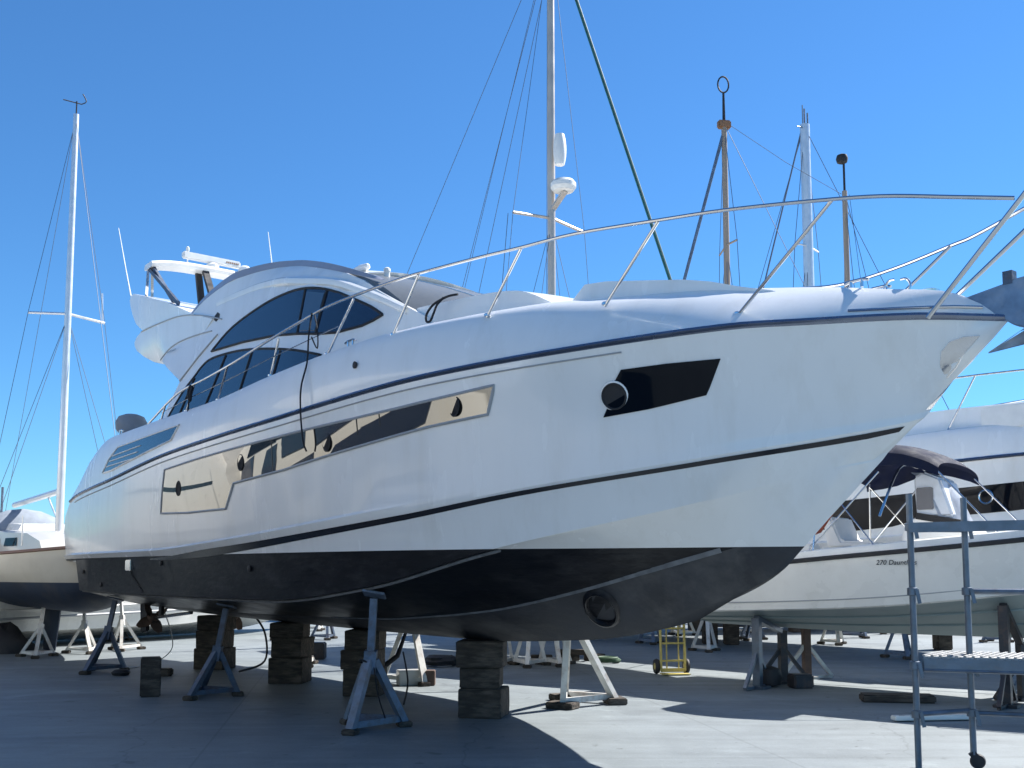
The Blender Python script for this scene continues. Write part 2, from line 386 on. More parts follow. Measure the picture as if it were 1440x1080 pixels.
# ================================================================== MAIN YACHT
YX, YY, YR = -5.8218, 18.9638, math.atan2(-.77220, .63542)
yacht = thing('motor_yacht', 'large white motor yacht with black antifouling and long mirror hull windows, propped on timber blocks', 'motor yacht', (YX, YY, 0), YR)
hb = yacht_hull(); split_waterline(hb, 1.883)
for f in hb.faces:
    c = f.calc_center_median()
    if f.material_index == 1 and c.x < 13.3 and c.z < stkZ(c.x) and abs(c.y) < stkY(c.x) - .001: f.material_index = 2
bmesh.ops.recalc_face_normals(hb, faces=hb.faces)
HV = BVHTree.FromBMesh(hb)
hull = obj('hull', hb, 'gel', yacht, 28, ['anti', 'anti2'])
hullmesh = hull.data

def rail_pt(s, side=-1, o=0, dz=0): return Vector((s, side * (railB(s) + o), railZ(s) + dz))
bm = NB(); S = [-.78 + (14.87 + .78) * k / 90 for k in range(91)]
for sd in (-1, 1):
    rows = []
    for s in S:
        p = rail_pt(s, sd); rows.append([p + Vector((0, sd * a, b)) for a, b in ((-.01, .034), (.020, .030), (.030, .010), (.020, -.004), (.008, -.016), (-.01, -.022))])
    loft(bm, rows)
obj('rub_rail', bm, 'chrome', yacht, 40)
bm = NB()
for sd in (-1, 1):
    pp = []
    for s in S[2:-4]:
        h = HV.ray_cast(Vector((s, sd * 8, railZ(s) - .085)), Vector((0, -sd, 0)))[0]
        if h: pp.append(h + Vector((0, sd * .004, 0)))
    tube(bm, pp[:-12], .008, 6)
obj('rub_rail_lip', bm, 'grey', yacht)

def both(name, poly, off, m, step=.25, par=None, thick=.012, smooth=30, bvh=None):
    a = obj(name, patch(poly, bvh or HV, off, step, -1, thick), m, par or yacht, smooth)
    b = obj(name, patch(poly, bvh or HV, off, step, 1, thick), m, par or yacht, smooth)
    return a, b
# stripe
sp = [(3.5 + (14.06 - 3.5) * k / 40) for k in range(41)]
wst = lambda s: .010 + .040 * min(1, max(0, (s - 3.5) / 2.0)) - .031 * min(1, max(0, (s - 5) / 6.5))
poly = [(s, stZ(s) - .045 + wst(s)) for s in sp] + [(s - (.05 if s > 14 else 0), stZ(s) - .045 - wst(s)) for s in sp[::-1]]
both('hull_stripe', [(a, b) for a, b in poly], .006, 'black', .3)
# long mirror window
LW = [(4.05, 2.47), (4.19, 3.07), (5.25, 3.12), (7.4, 3.20), (8.9, 3.27), (9.55, 3.31), (10.32, 3.37), (10.78, 3.41), (10.66, 3.15), (9.95, 3.09), (8.9, 2.97), (7.57, 2.82), (6.40, 2.74), (6.16, 2.44), (5.0, 2.44)]
lw = both('hull_window', LW, .010, 'mirror', .3)
for w, sd in zip(lw, (-1, 1)):
    obj('window_frame', outline(LW, HV, .006, .016, sd), 'grey', w)
    for s, z in ((4.72, 2.78), (6.60, 2.98), (8.43, 3.06), (10.3, 3.26)):
        c = HV.ray_cast(Vector((s, sd * 8, z)), Vector((0, -sd, 0)))[0]
        b = NB(); lathe(b, [(.01, .0), (.07, .0), (.078, .006), (.084, .0)], n=22, axis='Y'); 
        for v in b.verts: v.co = Vector((v.co.x, v.co.y * sd, v.co.z * 1.25)) + Vector((c.x, c.y + sd * .012, c.z))
        obj('port_or_mirrored_port', b, 'rubber', w)  # reflected ports of a neighbouring boat, put on the glass as dark ovals
    for s in (7.35, 8.95, 9.3):
        b = NB(); z0 = 2.80 + .17 * (s - 7.35); z1 = 3.19 + .045 * (s - 7.35) * 1.0
        c0 = HV.ray_cast(Vector((s, sd * 8, z0)), Vector((0, -sd, 0)))[0]; c1 = HV.ray_cast(Vector((s, sd * 8, z1)), Vector((0, -sd, 0)))[0]
        bar(b, c0 + Vector((0, sd * .012, .02)), c1 + Vector((0, sd * .012, 0)), .008, .008); obj('seam', b, 'black', w)
FW = [(11.80, 3.03), (12.21, 3.07), (12.70, 3.145), (12.88, 3.425), (12.44, 3.43), (12.04, 3.42), (11.97, 3.34), (11.93, 3.32), (11.84, 3.10)]
fw = both('hull_window', FW, .010, 'darkglass', .3)
for w, sd in zip(fw, (-1, 1)):
    c = HV.ray_cast(Vector((11.925, sd * 8, 3.205)), Vector((0, -sd, 0))); cc, nn = c[0], c[1]
    if nn.y * sd < 0: nn = -nn
    q = Vector((0, 0, 1)).rotation_difference(nn).to_matrix()
    for nm, prof, mm in (('port_or_mirrored_port', [(.01, .010), (.10, .010), (.108, .020), (.118, .020), (.122, .008), (.122, 0)], 'rubber'), ('porthole_surround', [(.120, .002), (.122, .013), (.136, .010), (.140, .002)], 'gel')):
        b = NB(); lathe(b, prof, n=28, caps=(nm == 'port_or_mirrored_port'))
        for v in b.verts: v.co = q @ v.co + cc + nn * .004
        obj(nm, b, mm, w)
VW = [(1.26, 3.235), (1.60, 3.44), (1.91, 3.575), (4.60, 3.61), (4.30, 3.43), (1.73, 3.245)]
VW = [(1.26, 3.24), (1.55, 3.44), (1.95, 3.60), (4.60, 3.66), (4.36, 3.47), (1.75, 3.25)]
vw = both('side_vent', VW, .008, 'cabglass', .25)
for w, sd in zip(vw, (-1, 1)):
    obj('vent_frame', outline(VW, HV, .006, .014, sd), 'gel', w)
    for t in (.25, .5, .75):
        pl = [(1.26 + .55 * t + .08, 3.24 + .30 * t + .012), (3.05 + .4 * t - .25, 3.26 + .34 * t)]
        obj('louvre', outline(pl, HV, .014, .007, sd, closed=False, sub=12), 'gel', w)
# spray strakes on the bottom
for sd in (-1, 1):
    b = NB(); rows = []
    SP = [(x, stkY(x), stkZ(x)) for x in (6.6, 7.2, 7.74, 8.3, 8.87, 9.3, 9.68, 10.3, 10.85, 11.3, 11.62, 12, 12.3, 12.42)]
    for p in catmull(SP, 5):
        h = HV.ray_cast(Vector((p.x, sd * p.y, -1)), Vector((0, 0, 1)))
        z = h[0].z if h[0] else p.z
        rows.append([Vector((p.x, sd * (p.y - .10), z + .01)), Vector((p.x, sd * (p.y + .005), z - .012)), Vector((p.x, sd * (p.y + .03), z + .03))])
    loft(b, rows); obj('spray_strake', b, 'strake', yacht)
    b = NB(); tube(b, [Vector((x, sd * (chY(x) + .012), chZ(x) - .006)) for x in [-.3 + 10.9 * k / 50 for k in range(51)]], .010, 6, r1=.018); obj('chine_edge', b, 'strake', yacht)
# bow thruster opening
b = NB(); c0 = HV.ray_cast(Vector((10.95, -8, 1.31)), Vector((0, 1, 0)))
nn = c0[1]; nn = nn if nn.y < 0 else -nn
q = Vector((0, 0, 1)).rotation_difference(nn).to_matrix()
lathe(b, [(.02, -.10), (.16, -.09), (.185, .0), (.20, .012), (.22, .006), (.25, -.03)], n=28)
for v in b.verts: v.co = q @ Vector((v.co.x * .8, v.co.y * 1.15, v.co.z)) + c0[0] + nn * .03
th = obj('bow_thruster_tunnel', b, 'anti', yacht)
b = NB(); lathe(b, [(.003, -.045), (.09, -.044), (.178, -.04)], n=28)
for v in b.verts: v.co = q @ Vector((v.co.x * .8, v.co.y * 1.15, v.co.z)) + c0[0] + nn * .03
obj('tunnel_mouth', b, 'rubber', th)
# stem plate at the anchor, wrapped on both bows
for sd in (-1, 1):
    obj('stem_plate', patch([(14.42, 3.13), (14.40, 3.22), (14.43, 3.32), (14.50, 3.385), (14.60, 3.41), (14.70, 3.405), (14.60, 3.31), (14.50, 3.20)], HV, .008, .06, sd, .004), 'steel', yacht, 30)
# deck strip near the bow
for sd in (-1, 1):
    obj('bow_fairlead', outline([(13.85, 3.70), (14.2, 3.675), (14.55, 3.645), (14.72, 3.62)], HV, .012, .012, sd, closed=False), 'steel', yacht)
# swim platform
b = NB(); prism(b, [(-1.95, 1.86), (-1.9, 1.80), (-.3, 1.80), (-.3, 1.93), (-1.88, 1.93)], -1.72, 1.72, .03); obj('swim_platform', b, 'gel', yacht)
# stern gear below
for sd in (-1, 1):
    b = NB(); tube(b, [(1.9, sd * .75, 1.0), (.25, sd * .75, .86)], .028, 10); obj('propeller_shaft', b, 'steel', yacht)
    pr = NB(); lathe(pr, [(.03, -.12), (.075, -.06), (.085, .05), (.05, .12)], (.2, sd * .75, .86), 16, 'X')
    for k in range(4):
        a0 = k * PI / 2 + .5; rows = []
        for t in (0, .3, .6, .85, 1):
            r_ = .07 + .23 * t; w_ = .14 * math.sin(PI * (.25 + .7 * t)) + .02
            rows.append([Vector((.2 + j * .07 * (1 - t * .4), sd * .75 + r_ * math.cos(a0 + j * w_ / r_ * .5), .86 + r_ * math.sin(a0 + j * w_ / r_ * .5))) for j in (-1, -.5, 0, .5, 1)])
        loft(pr, rows)
    obj('propeller', pr, 'rust', yacht)
    b = NB(); bar(b, (.6, sd * .75, .9), (.6, sd * .75, 1.25), .05, .12, (1, 0, 0)); obj('shaft_bracket', b, 'anti', yacht)
    b = NB(); prism(b, [(-.28, 1.15), (.12, 1.15), (.08, .62), (-.2, .58)], sd * .78 - .03, sd * .78 + .03, .02); obj('rudder', b, 'anti', yacht)
for s, z in ((8.92, 3.84), (.1, 1.66), (3.9, 1.78), (6.6, 1.70), (1.0, 1.45)):
    b = NB(); c = HV.ray_cast(Vector((s, -8, z)), Vector((0, 1, 0)))[0]; lathe(b, [(.02, 0), (.035, .005), (.04, .02), (.03, .025)], n=14, axis='Y')
    for v in b.verts: v.co = Vector((v.co.x, -v.co.y, v.co.z)) + c
    obj('skin_fitting', b, 'rubber', yacht)
b = NB()
c = [HV.ray_cast(Vector((s, -8, z)), Vector((0, 1, 0)))[0] + Vector((0, -.012, 0)) for s, z in ((2.6, 1.86), (2.62, 1.6), (2.95, 1.36))]
tube(b, c, .008, 6); obj('earth_lead', b, 'rubber', yacht)
b = NB(); c = HV.ray_cast(Vector((2.6, -8, 1.76)), Vector((0, 1, 0)))[0]; box(b, c + Vector((0, -.02, 0)), (.22, .05, .16), 0, .01); obj('trim_tab_pump_cover', b, 'steel', yacht)

# ------------------------------------------------------------------ superstructure
archZ = curve([(3.2, 5.45), (4.3, 5.56), (5.24, 5.54), (6.06, 5.47), (6.97, 5.28), (7.64, 5.12), (8.05, 4.96), (8.38, 4.82), (8.88, 4.58), (9.4, 4.3)])
def cabY(s, z):
    y = 1.78 - .16 * max(0, z - 3.5)
    if s > 7: y -= .10 * (s - 7) ** 1.6
    if s < 3: y -= .02 * (3 - s)
    y -= min(.85, max(0, (s - 4.6) * .6)) * max(0, z - archZ(s))
    return max(.3, y)
def solid(poly, yf, step=.3, crown=.10, nx=8, crown_test=None):
    """side profile in (s, z) mapped on y = yf, mirrored and bridged all round"""
    bm = gridpoly(poly, step)
    be = [e for e in bm.edges if len(e.link_faces) == 1]
    for v in bm.verts: v.co.y = -yf(v.co.x, v.co.z)
    mp = {}
    vs = list(bm.verts); fs = list(bm.faces)
    for v in vs: mp[v] = bm.verts.new((v.co.x, -v.co.y, v.co.z))
    for f in fs: bm.faces.new([mp[v] for v in reversed(f.verts)])
    br = {}
    def row(v):
        if v not in br:
            w = mp[v]; r = [v]
            for k in range(1, nx):
                t = k / nx; c = crown * (1 - (2 * t - 1) ** 2) if (crown_test is None or crown_test(v.co)) else 0
                r.append(bm.verts.new(v.co.lerp(w.co, t) + Vector((0, 0, c))))
            r.append(w); br[v] = r
        return br[v]
    for e in be:
        a, b2 = row(e.verts[0]), row(e.verts[1])
        for k in range(nx): bm.faces.new((a[k], b2[k], b2[k + 1], a[k + 1]))
    return bm
CAB = [(2.72, 3.75), (2.95, 4.08), (3.32, 4.50), (3.10, 4.60), (2.60, 4.83), (2.34, 4.97), (2.5, 5.3), (3.18, 5.53), (3.50, 5.66), (3.76, 5.72), (4.43, 5.79), (5.02, 5.81), (5.72, 5.77), (6.1, 5.70), (6.59, 5.57), (7.18, 5.39), (7.64, 5.24), (8.05, 5.06), (8.38, 4.87), (8.88, 4.60), (9.25, 4.40), (9.4, 4.15), (9.4, 3.8), (6.0, 3.7)]
cb = solid(CAB, cabY, .3, .12, 8, lambda c: c.z > 5.2 and c.x < 7.0)
bmesh.ops.recalc_face_normals(cb, faces=cb.faces)
CV = BVHTree.FromBMesh(cb)
cabin = obj('cabin', cb, 'gel', yacht, 32)
UW = smooth_poly([(4.34, 4.80), (4.76, 4.98), (5.14, 5.08), (5.66, 5.16), (6.16, 5.20), (6.71, 5.19), (7.18, 5.12), (7.58, 5.01), (8.0, 4.84), (8.38, 4.66)], 3)
UW = UW[:UW.index(UW[0]) + 1] if False else [(p.x, p.z) for p in catmull([(x, 0, z) for x, z in [(4.34, 4.79), (4.76, 4.98), (5.14, 5.08), (5.66, 5.16), (6.16, 5.20), (6.71, 5.19), (7.18, 5.12), (7.58, 5.01), (8.0, 4.84), (8.38, 4.66), (8.60, 4.53)]], 3)] + [(8.46, 4.485), (8.28, 4.45), (7.85, 4.44), (7.5, 4.48), (6.98, 4.57), (6.36, 4.66), (5.42, 4.74)]
LWN = [(p.x, p.z) for p in catmull([(x, 0, z) for x, z in [(3.05, 3.90), (3.5, 4.28), (3.9, 4.50), (4.08, 4.60), (4.35, 4.67), (4.88, 4.665), (5.47, 4.62), (6.16, 4.52), (7.0, 4.36), (7.62, 4.20)]], 3)] + [(7.0, 4.04), (6.37, 3.98), (4.88, 3.86)]
for nm, PL in (('saloon_window', UW), ('saloon_window', LWN)):
    for sd in (-1, 1):
        w = obj(nm, patch(PL, CV, .008, .3, sd, .01), 'cabglass', cabin, 30)
        obj('window_frame', outline(PL, CV, .007, .016, sd, sub=3), 'rubber', w)
        ms = [((6.98, 4.57), (7.0, 5.14)), ((7.42, 4.50), (7.50, 5.02))] if PL is UW else [((3.55, 3.92), (3.9, 4.46)), ((4.45, 3.9), (4.9, 4.64)), ((5.55, 3.95), (5.75, 4.56)), ((6.5, 4.05), (6.6, 4.42))]
        for a, b_ in ms:
            obj('mullion', outline([a, b_], CV, .010, .016, sd, closed=False), 'rubber', w)
for sd in (-1, 1):
    obj('saloon_pane', patch([(7.03, 4.60), (7.40, 4.54), (7.46, 5.00), (7.05, 5.10)], CV, .016, .3, sd, .006), 'panelight', cabin, 30)
# pillar trim line
for sd in (-1, 1):
    obj('pillar_trim', outline([(3.32, 4.50), (3.92, 4.80), (4.45, 5.02)], CV, .008, .012, sd, closed=False), 'grey', cabin)
    obj('deck_light', patch([(4.22, 5.28), (4.30, 5.24), (4.38, 5.28), (4.38, 5.34), (4.30, 5.38), (4.22, 5.34)], CV, .01, .2, sd), 'rubber', cabin)
# glass strip along the edge of the fly deck
GS = [(3.22, 5.57), (3.64, 5.735), (4.23, 5.79), (4.81, 5.81), (5.53, 5.765), (6.68, 5.57), (7.43, 5.34), (8.15, 5.02), (8.35, 5.02), (8.15, 5.16), (7.43, 5.41), (6.68, 5.63), (5.53, 5.86), (4.81, 5.945), (4.23, 5.91), (3.64, 5.80), (3.22, 5.62)]
for sd in (-1, 1):
    b = NB(); top = [(3.2, 5.60), (3.64, 5.77), (4.23, 5.88), (4.81, 5.915), (5.53, 5.875), (6.2, 5.755), (6.9, 5.56), (7.5, 5.36), (8.0, 5.17), (8.3, 5.04)]
    bot = [(3.2, 5.52), (3.64, 5.68), (4.23, 5.77), (4.81, 5.80), (5.53, 5.78), (6.2, 5.67), (6.9, 5.475), (7.5, 5.285), (8.0, 5.12), (8.3, 5.02)]
    T = catmull([(x, 0, z) for x, z in top], 4); B_ = catmull([(x, 0, z) for x, z in bot], 4)
    rows = []
    for t, q in zip(T, B_):
        ya = cabY(q.x, q.z); yb = ya - .03
        rows.append([Vector((q.x, sd * (ya + .004), q.z)), Vector((t.x, sd * (yb + .004), t.z)), Vector((t.x, sd * (yb - .02), t.z)), Vector((q.x, sd * (ya - .02), q.z))])
    loft(b, rows, True, True, True); obj('wind_deflector', b, 'smoke', cabin)
# windscreen and front roof brow
b = NB(); rows = []
for j in range(13):
    t = j / 6 - 1; f = 1 - t * t
    top = Vector((7.50 - .20 * f, t * 1.31, 5.28 + .17 * f)); bot = Vector((8.95 + .75 * f, t * 1.27, 4.545 + .02 * f))
    rows.append([top.lerp(bot, k / 6) + Vector((0, 0, (.10 - .07 * f) * math.sin(PI * k / 6))) for k in range(7)])
rows = [[p + Vector((0, -.05, -.14)) for p in rows[0]]] + rows + [[p + Vector((0, .05, -.14)) for p in rows[-1]]]
loft(b, rows); obj('windscreen', b, 'paleglass', cabin)
for t in (-.33, .33):
    b = NB(); f = 1 - t * t
    top = Vector((7.50 - .20 * f, t * 1.31, 5.28 + .17 * f)); bot = Vector((8.95 + .75 * f, t * 1.27, 4.545 + .02 * f))
    tube(b, [top.lerp(bot, k / 6) + Vector((0, 0, (.10 - .07 * f) * math.sin(PI * k / 6))) for k in range(7)], .014, 6); obj('windscreen_mullion', b, 'gel', cabin)
b = NB(); rows = []
for j in range(15):
    t = j / 7 - 1; f = 1 - t * t
    y = t * 1.34
    back = Vector((5.0, y * .98, 5.80 + .14 * f)); fr = Vector((7.66 - .22 * f, y, 5.20 + .27 * f))
    up = [back.lerp(fr, k / 8) + Vector((0, 0, (.03 + .06 * f) * math.sin(PI * (k / 8) ** .8))) for k in range(9)]
    rows.append(up + [fr + Vector((-.05, 0, -.05)), back + Vector((0, 0, -.2))])
loft(b, rows); obj('roof_brow', b, 'gel', cabin)
# fly deck wings
W1 = [(2.42, 4.93), (2.0, 4.99), (1.64, 5.08), (1.28, 5.22), (1.02, 5.36), (.90, 5.46), (.88, 5.52), (.98, 5.585), (1.25, 5.635), (1.6, 5.64), (2.04, 5.625), (2.71, 5.60), (3.4, 5.53), (4.2, 5.3), (3.6, 5.0), (2.9, 4.9)]
b = solid(W1, lambda s, z: 1.53 - .05 * max(0, 5.5 - z) - .35 * max(0, 5.36 - z - .12 * (s > 2.2)) * (s < 2.3) - .06 * max(0, 1.9 - s) ** 1.5, .2, .0)
obj('fly_deck_overhang', b, 'gel', cabin, 32)
W2 = [(1.22, 5.62), (.86, 5.78), (.60, 5.91), (.34, 6.12), (.14, 6.34), (.08, 6.44), (.12, 6.50), (.22, 6.515), (.37, 6.50), (.8, 6.375), (1.24, 6.25), (2.16, 5.97), (3.05, 5.63), (3.1, 5.5), (1.6, 5.56)]
b = solid(W2, lambda s, z: 1.40 - .12 * max(0, 5.95 - z) - .11 * max(0, 1.0 - s), .2, .0)
obj('fly_deck_coaming', b, 'gel', cabin, 32)
for sd in (-1, 1):
    for nm, pts in (('wing_crease', [(1.28, 5.63), (2.04, 5.61), (2.75, 5.585), (3.25, 5.53), (3.9, 5.40), (4.5, 5.24)]), ('wing_crease', [(2.25, 5.0), (2.55, 5.12), (3.0, 5.17), (3.6, 5.16), (4.2, 5.12)])):
        b = NB(); tube(b, [Vector((x, sd * (max(cabY(x, z), 1.53 - .10 * max(0, 5.5 - z) - .10 * max(0, 1.6 - x)) + .004), z)) for x, z in [(q.x, q.z) for q in catmull([(x, 0, z) for x, z in pts], 4)]], .010, 6); obj(nm, b, 'grey', cabin)
    b = NB(); rows = []
    for k in range(29):
        x = 4.2 + 4.75 * k / 28; z = archZ(x); y = cabY(x, z)
        rows.append([Vector((x, sd * (y - .02), z + .03)), Vector((x, sd * (y + .016), z + .006)), Vector((x, sd * (y + .020), z - .02)), Vector((x, sd * (y + .014), z - .06)), Vector((x, sd * (y - .01), z - .085))])
    loft(b, rows); obj('arch_moulding', b, 'gel', cabin)
b = NB()
for k in range(6): box(b, (2.62 + k * .06, -1.558, 5.06), (.035, .006, .024))
obj('wing_lettering', b, 'grey', cabin)
# radar arch
arch = NB(); rows = []
for j in range(17):
    t = j / 8 - 1; y = t * 1.36; z = 6.93 - .10 * abs(t) ** 4
    rows.append([Vector((1.1 + a, y, z + c)) for a, c in ((-.19, -.03), (-.15, .04), (.15, .05), (.20, 0), (.15, -.05), (-.15, -.06))])
loft(arch, rows, True, True, True)
ar = obj('radar_arch', arch, 'gel', yacht)
for sd in (-1, 1):
    for a, b_ in (((.95, sd * 1.32, 6.86), (2.35, sd * 1.30, 5.93)), ((1.12, sd * 1.30, 6.84), (1.95, sd * 1.22, 6.05)), ((1.0, sd * 1.32, 6.84), (.62, sd * 1.20, 6.42)), ((1.08, sd * 1.28, 6.84), (.9, sd * 1.20, 6.36))):
        b = NB(); bar(b, a, b_, .045, .06); obj('arch_leg', b, 'navysteel' if a[0] > 1.1 or b_[0] > 1.2 else 'steel', ar)
    for xa, xb, yo in ((1.02, 1.35, .34), (1.22, 1.95, .30)):
        b = NB(); bar(b, (xa, sd * yo - .1, 6.88), (xb, sd * yo - .1, 5.75), .11, .06, (1, 0, 0)); obj('arch_leg', b, 'rubber', ar)
b = NB(); lathe(b, [(.05, 6.96), (.11, 6.98), (.11, 7.05), (.06, 7.09)], (1.1, -.22, 0), 16); rp = obj('radar_pedestal', b, 'vinyl', ar)
b = NB(); box(b, (1.1, -.24, 7.14), (.11, 1.06, .12), 0, .02); rb = obj('radar_scanner', b, 'vinyl', ar)
b = NB()
for k in range(7): box(b, (1.157, .02 + k * .035, 7.14), (.004, .022, .03))
obj('scanner_lettering', b, 'wood', rb)
b = NB(); lathe(b, [(.10, 6.96), (.12, 7.0), (.11, 7.06), (.06, 7.10), (.01, 7.115)], (1.25, .32, 0), 18); obj('gps_dome', b, 'vinyl', ar)
b = NB(); tube(b, [(.95, -.62, 6.95), (.95, -.62, 7.27)], .012, 6); lathe(b, [(.02, 7.25), (.03, 7.27), (.03, 7.33), (.01, 7.35)], (.95, -.62, 0), 10); obj('mast_light', b, 'vinyl', ar)
b = NB(); tube(b, [(.12, -1.28, 6.45), (-.27, -1.27, 7.1), (-.95, -1.2, 8.05)], .014, 6, r1=.007); obj('whip_antenna', b, 'vinyl', yacht)
b = NB(); tube(b, [(4.85, -.9, 5.9), (4.65, -.9, 6.6)], .012, 6, r1=.006); obj('whip_antenna', b, 'vinyl', yacht)
# twin horn / light on the roof
b = NB(); lathe(b, [(.02, -.20), (.045, -.17), (.055, 0), (.04, .14), (.02, .16)], (7.22, -.86, 5.47), 16, 'X'); obj('searchlight', b, 'vinyl', yacht)
b = NB(); lathe(b, [(.02, 5.24), (.04, 5.26), (.035, 5.32), (.045, 5.34), (.04, 5.37), (.02, 5.385)], (7.72, -.80, 0), 16); obj('roof_fan', b, 'vinyl', yacht)
# coachroof and foredeck moulding
def coY(s, z): return 1.28 - .1 * (s - 8.8) - .12 * max(0, z - 4.2)
CR = [(p.x, p.z) for p in catmull([(x, 0, z) for x, z in [(8.70, 4.56), (9.25, 4.55), (10.08, 4.51), (10.5, 4.46), (10.74, 4.385), (11.03, 4.24)]], 4)] + [(11.15, 4.0), (8.6, 4.0)]
obj('coachroof', solid(CR, coY, .3, .05, 8, lambda c: c.z > 4.2), 'gel', yacht, 35)
def foY(s, z): return max(.12, .95 - .3 * (s - 11.2) - .1 * max(0, z - 4.2))
FR = [(11.16, 4.05), (11.19, 4.21), (11.33, 4.375), (11.55, 4.37), (11.9, 4.32), (12.31, 4.26), (12.56, 4.20), (12.81, 4.115), (13.08, 4.04), (13.3, 3.95), (11.2, 3.95)]
obj('foredeck_moulding', solid(FR, foY, .25, .03, 8, lambda c: c.z > 4.2), 'gel', yacht, 35)
# hatch / line coil / cleats
def cleat(bm, c, L=.22, ax=Vector((1, 0, 0))):
    for k in (-1, 1): tube(bm, [Vector(c) + ax * k * .05, Vector(c) + ax * k * .05 + Vector((0, 0, .06))], .014, 6)
    tube(bm, [Vector(c) - ax * L / 2 + Vector((0, 0, .05)), Vector(c) - ax * L / 4 + Vector((0, 0, .065)), Vector(c) + ax * L / 4 + Vector((0, 0, .065)), Vector(c) + ax * L / 2 + Vector((0, 0, .05))], .013, 6)
for s, sd in ((8.62, -1), (8.62, 1), (13.75, -1), (13.75, 1), (1.7, -1), (1.7, 1)):
    b = NB(); cleat(b, (s, sd * deckB(s) + (-sd) * .02, deckZ(s) + .0)); obj('cleat', b, 'steel', yacht)
b = NB(); tube(b, catmull([(13.98, -.05, 3.86), (13.94, -.05, 3.94), (13.97, -.05, 3.985), (14.02, -.05, 3.985)], 3), .010, 6); tube(b, catmull([(14.07, -.05, 3.975), (14.12, -.05, 3.97), (14.15, -.05, 3.92), (14.14, -.05, 3.84)], 3), .010, 6); obj('windlass_guard', b, 'steel', yacht)
b = NB(); lathe(b, [(.07, -.06), (.075, -.01), (.05, .0), (.02, .005)], (14.28, .0, 3.86), 16); obj('windlass', b, 'steel', yacht)
# guard rails
RA = [(3.0, 1.97, 3.84), (3.26, 1.99, 3.90), (4.24, 2.01, 4.15), (5.2, 2.02, 4.22), (6.12, 2.03, 4.30), (7.06, 2.01, 4.43), (7.94, 1.95, 4.56), (8.46, 1.9, 4.62), (9.45, 1.76, 4.68), (9.86, 1.69, 4.69), (10.59, 1.56, 4.69)]
RSB = {-1: RA + [(11.1, 1.47, 4.68), (11.73, 1.37, 4.67), (12.55, 1.2, 4.61), (13.14, 1.05, 4.57), (13.81, .86, 4.50), (14.32, .71, 4.43), (14.78, .55, 4.33), (15.16, .44, 4.24)],
       1: RA + [(11.1, 1.47, 4.66), (12.0, 1.30, 4.56), (12.74, 1.15, 4.43), (13.4, 1.0, 4.41), (14.07, .78, 4.42), (14.31, .71, 4.43), (14.78, .55, 4.49), (15.0, .48, 4.52)]}
STN = [((7.2, 1.97, 4.42), (7.02, 1.98, 4.0)), ((8.69, 1.84, 4.62), (8.23, 1.90, 4.07)), ((9.73, 1.70, 4.68), (9.33, 1.75, 4.12)), ((11.08, 1.47, 4.67), (10.58, 1.48, 4.13)), ((12.55, 1.2, 4.60), (11.83, 1.12, 4.05)), ((13.97, .81, 4.48), (12.98, .72, 3.80)), ((5.9, 2.03, 4.27), (5.62, 2.02, 3.88)), ((4.8, 2.01, 4.18), (4.55, 2.01, 3.86)), ((3.75, 2.0, 4.02), (3.6, 2.0, 3.84))]
STP = STN[:4] + [((12.93, 1.11, 4.42), (12.55, .95, 3.95)), ((14.07, .78, 4.42), (13.45, .55, 3.85))] + STN[6:]
gr = thing('guard_rail', '', ''); del gr['label']; del gr['category']; gr.parent = yacht
for sd in (-1, 1):
    b = NB(); tube(b, [Vector((p.x, sd * p.y, p.z)) for p in catmull(RSB[sd], 5)], .0165, 8); top = obj('top_rail', b, 'steel', gr)
    for a, c in (STN if sd < 0 else STP):
        b = NB(); tube(b, [(a[0], sd * a[1], a[2]), (c[0], sd * c[1], c[2] - .02)], .0145, 8); lathe(b, [(.03, -.01), (.03, .01), (.018, .02)], (c[0], sd * c[1], c[2]), 12)
        obj('stanchion', b, 'steel', gr)
    for a, c in ((((15.62, .44, 4.64), (14.42, .30, 3.59)),) if sd < 0 else (((15.62, .44, 4.84), (14.28, .25, 3.80)),)):
        b = NB(); tube(b, [(a[0], sd * a[1], a[2]), (c[0], sd * c[1], c[2] - .03)], .019, 8); obj('pulpit_leg', b, 'steel', gr)
    b = NB(); tube(b, [Vector((s, sd * (railB(s) - .13), z)) for s, z in ((3.6, 3.95), (4.68, 4.03), (5.76, 4.09), (7.11, 4.21), (8.46, 4.35))], .006, 6); obj('mid_wire', b, 'steel', gr)
b = NB(); tube(b, catmull([(15.62, -.44, 4.64), (15.72, -.25, 4.72), (15.76, 0, 4.76), (15.72, .25, 4.82), (15.62, .44, 4.84)], 4), .019, 8)
obj('pulpit_hoop', b, 'steel', gr)
# stern fender / life-buoy canister
b = NB(); lathe(b, [(.02, 0), (.16, .02), (.24, .12), (.25, .24), (.20, .33), (.10, .37), (.02, .38)], (1.3, -1.62, 3.86), 22); o = obj('canvas_fender_cover', b, 'greycanvas', yacht)
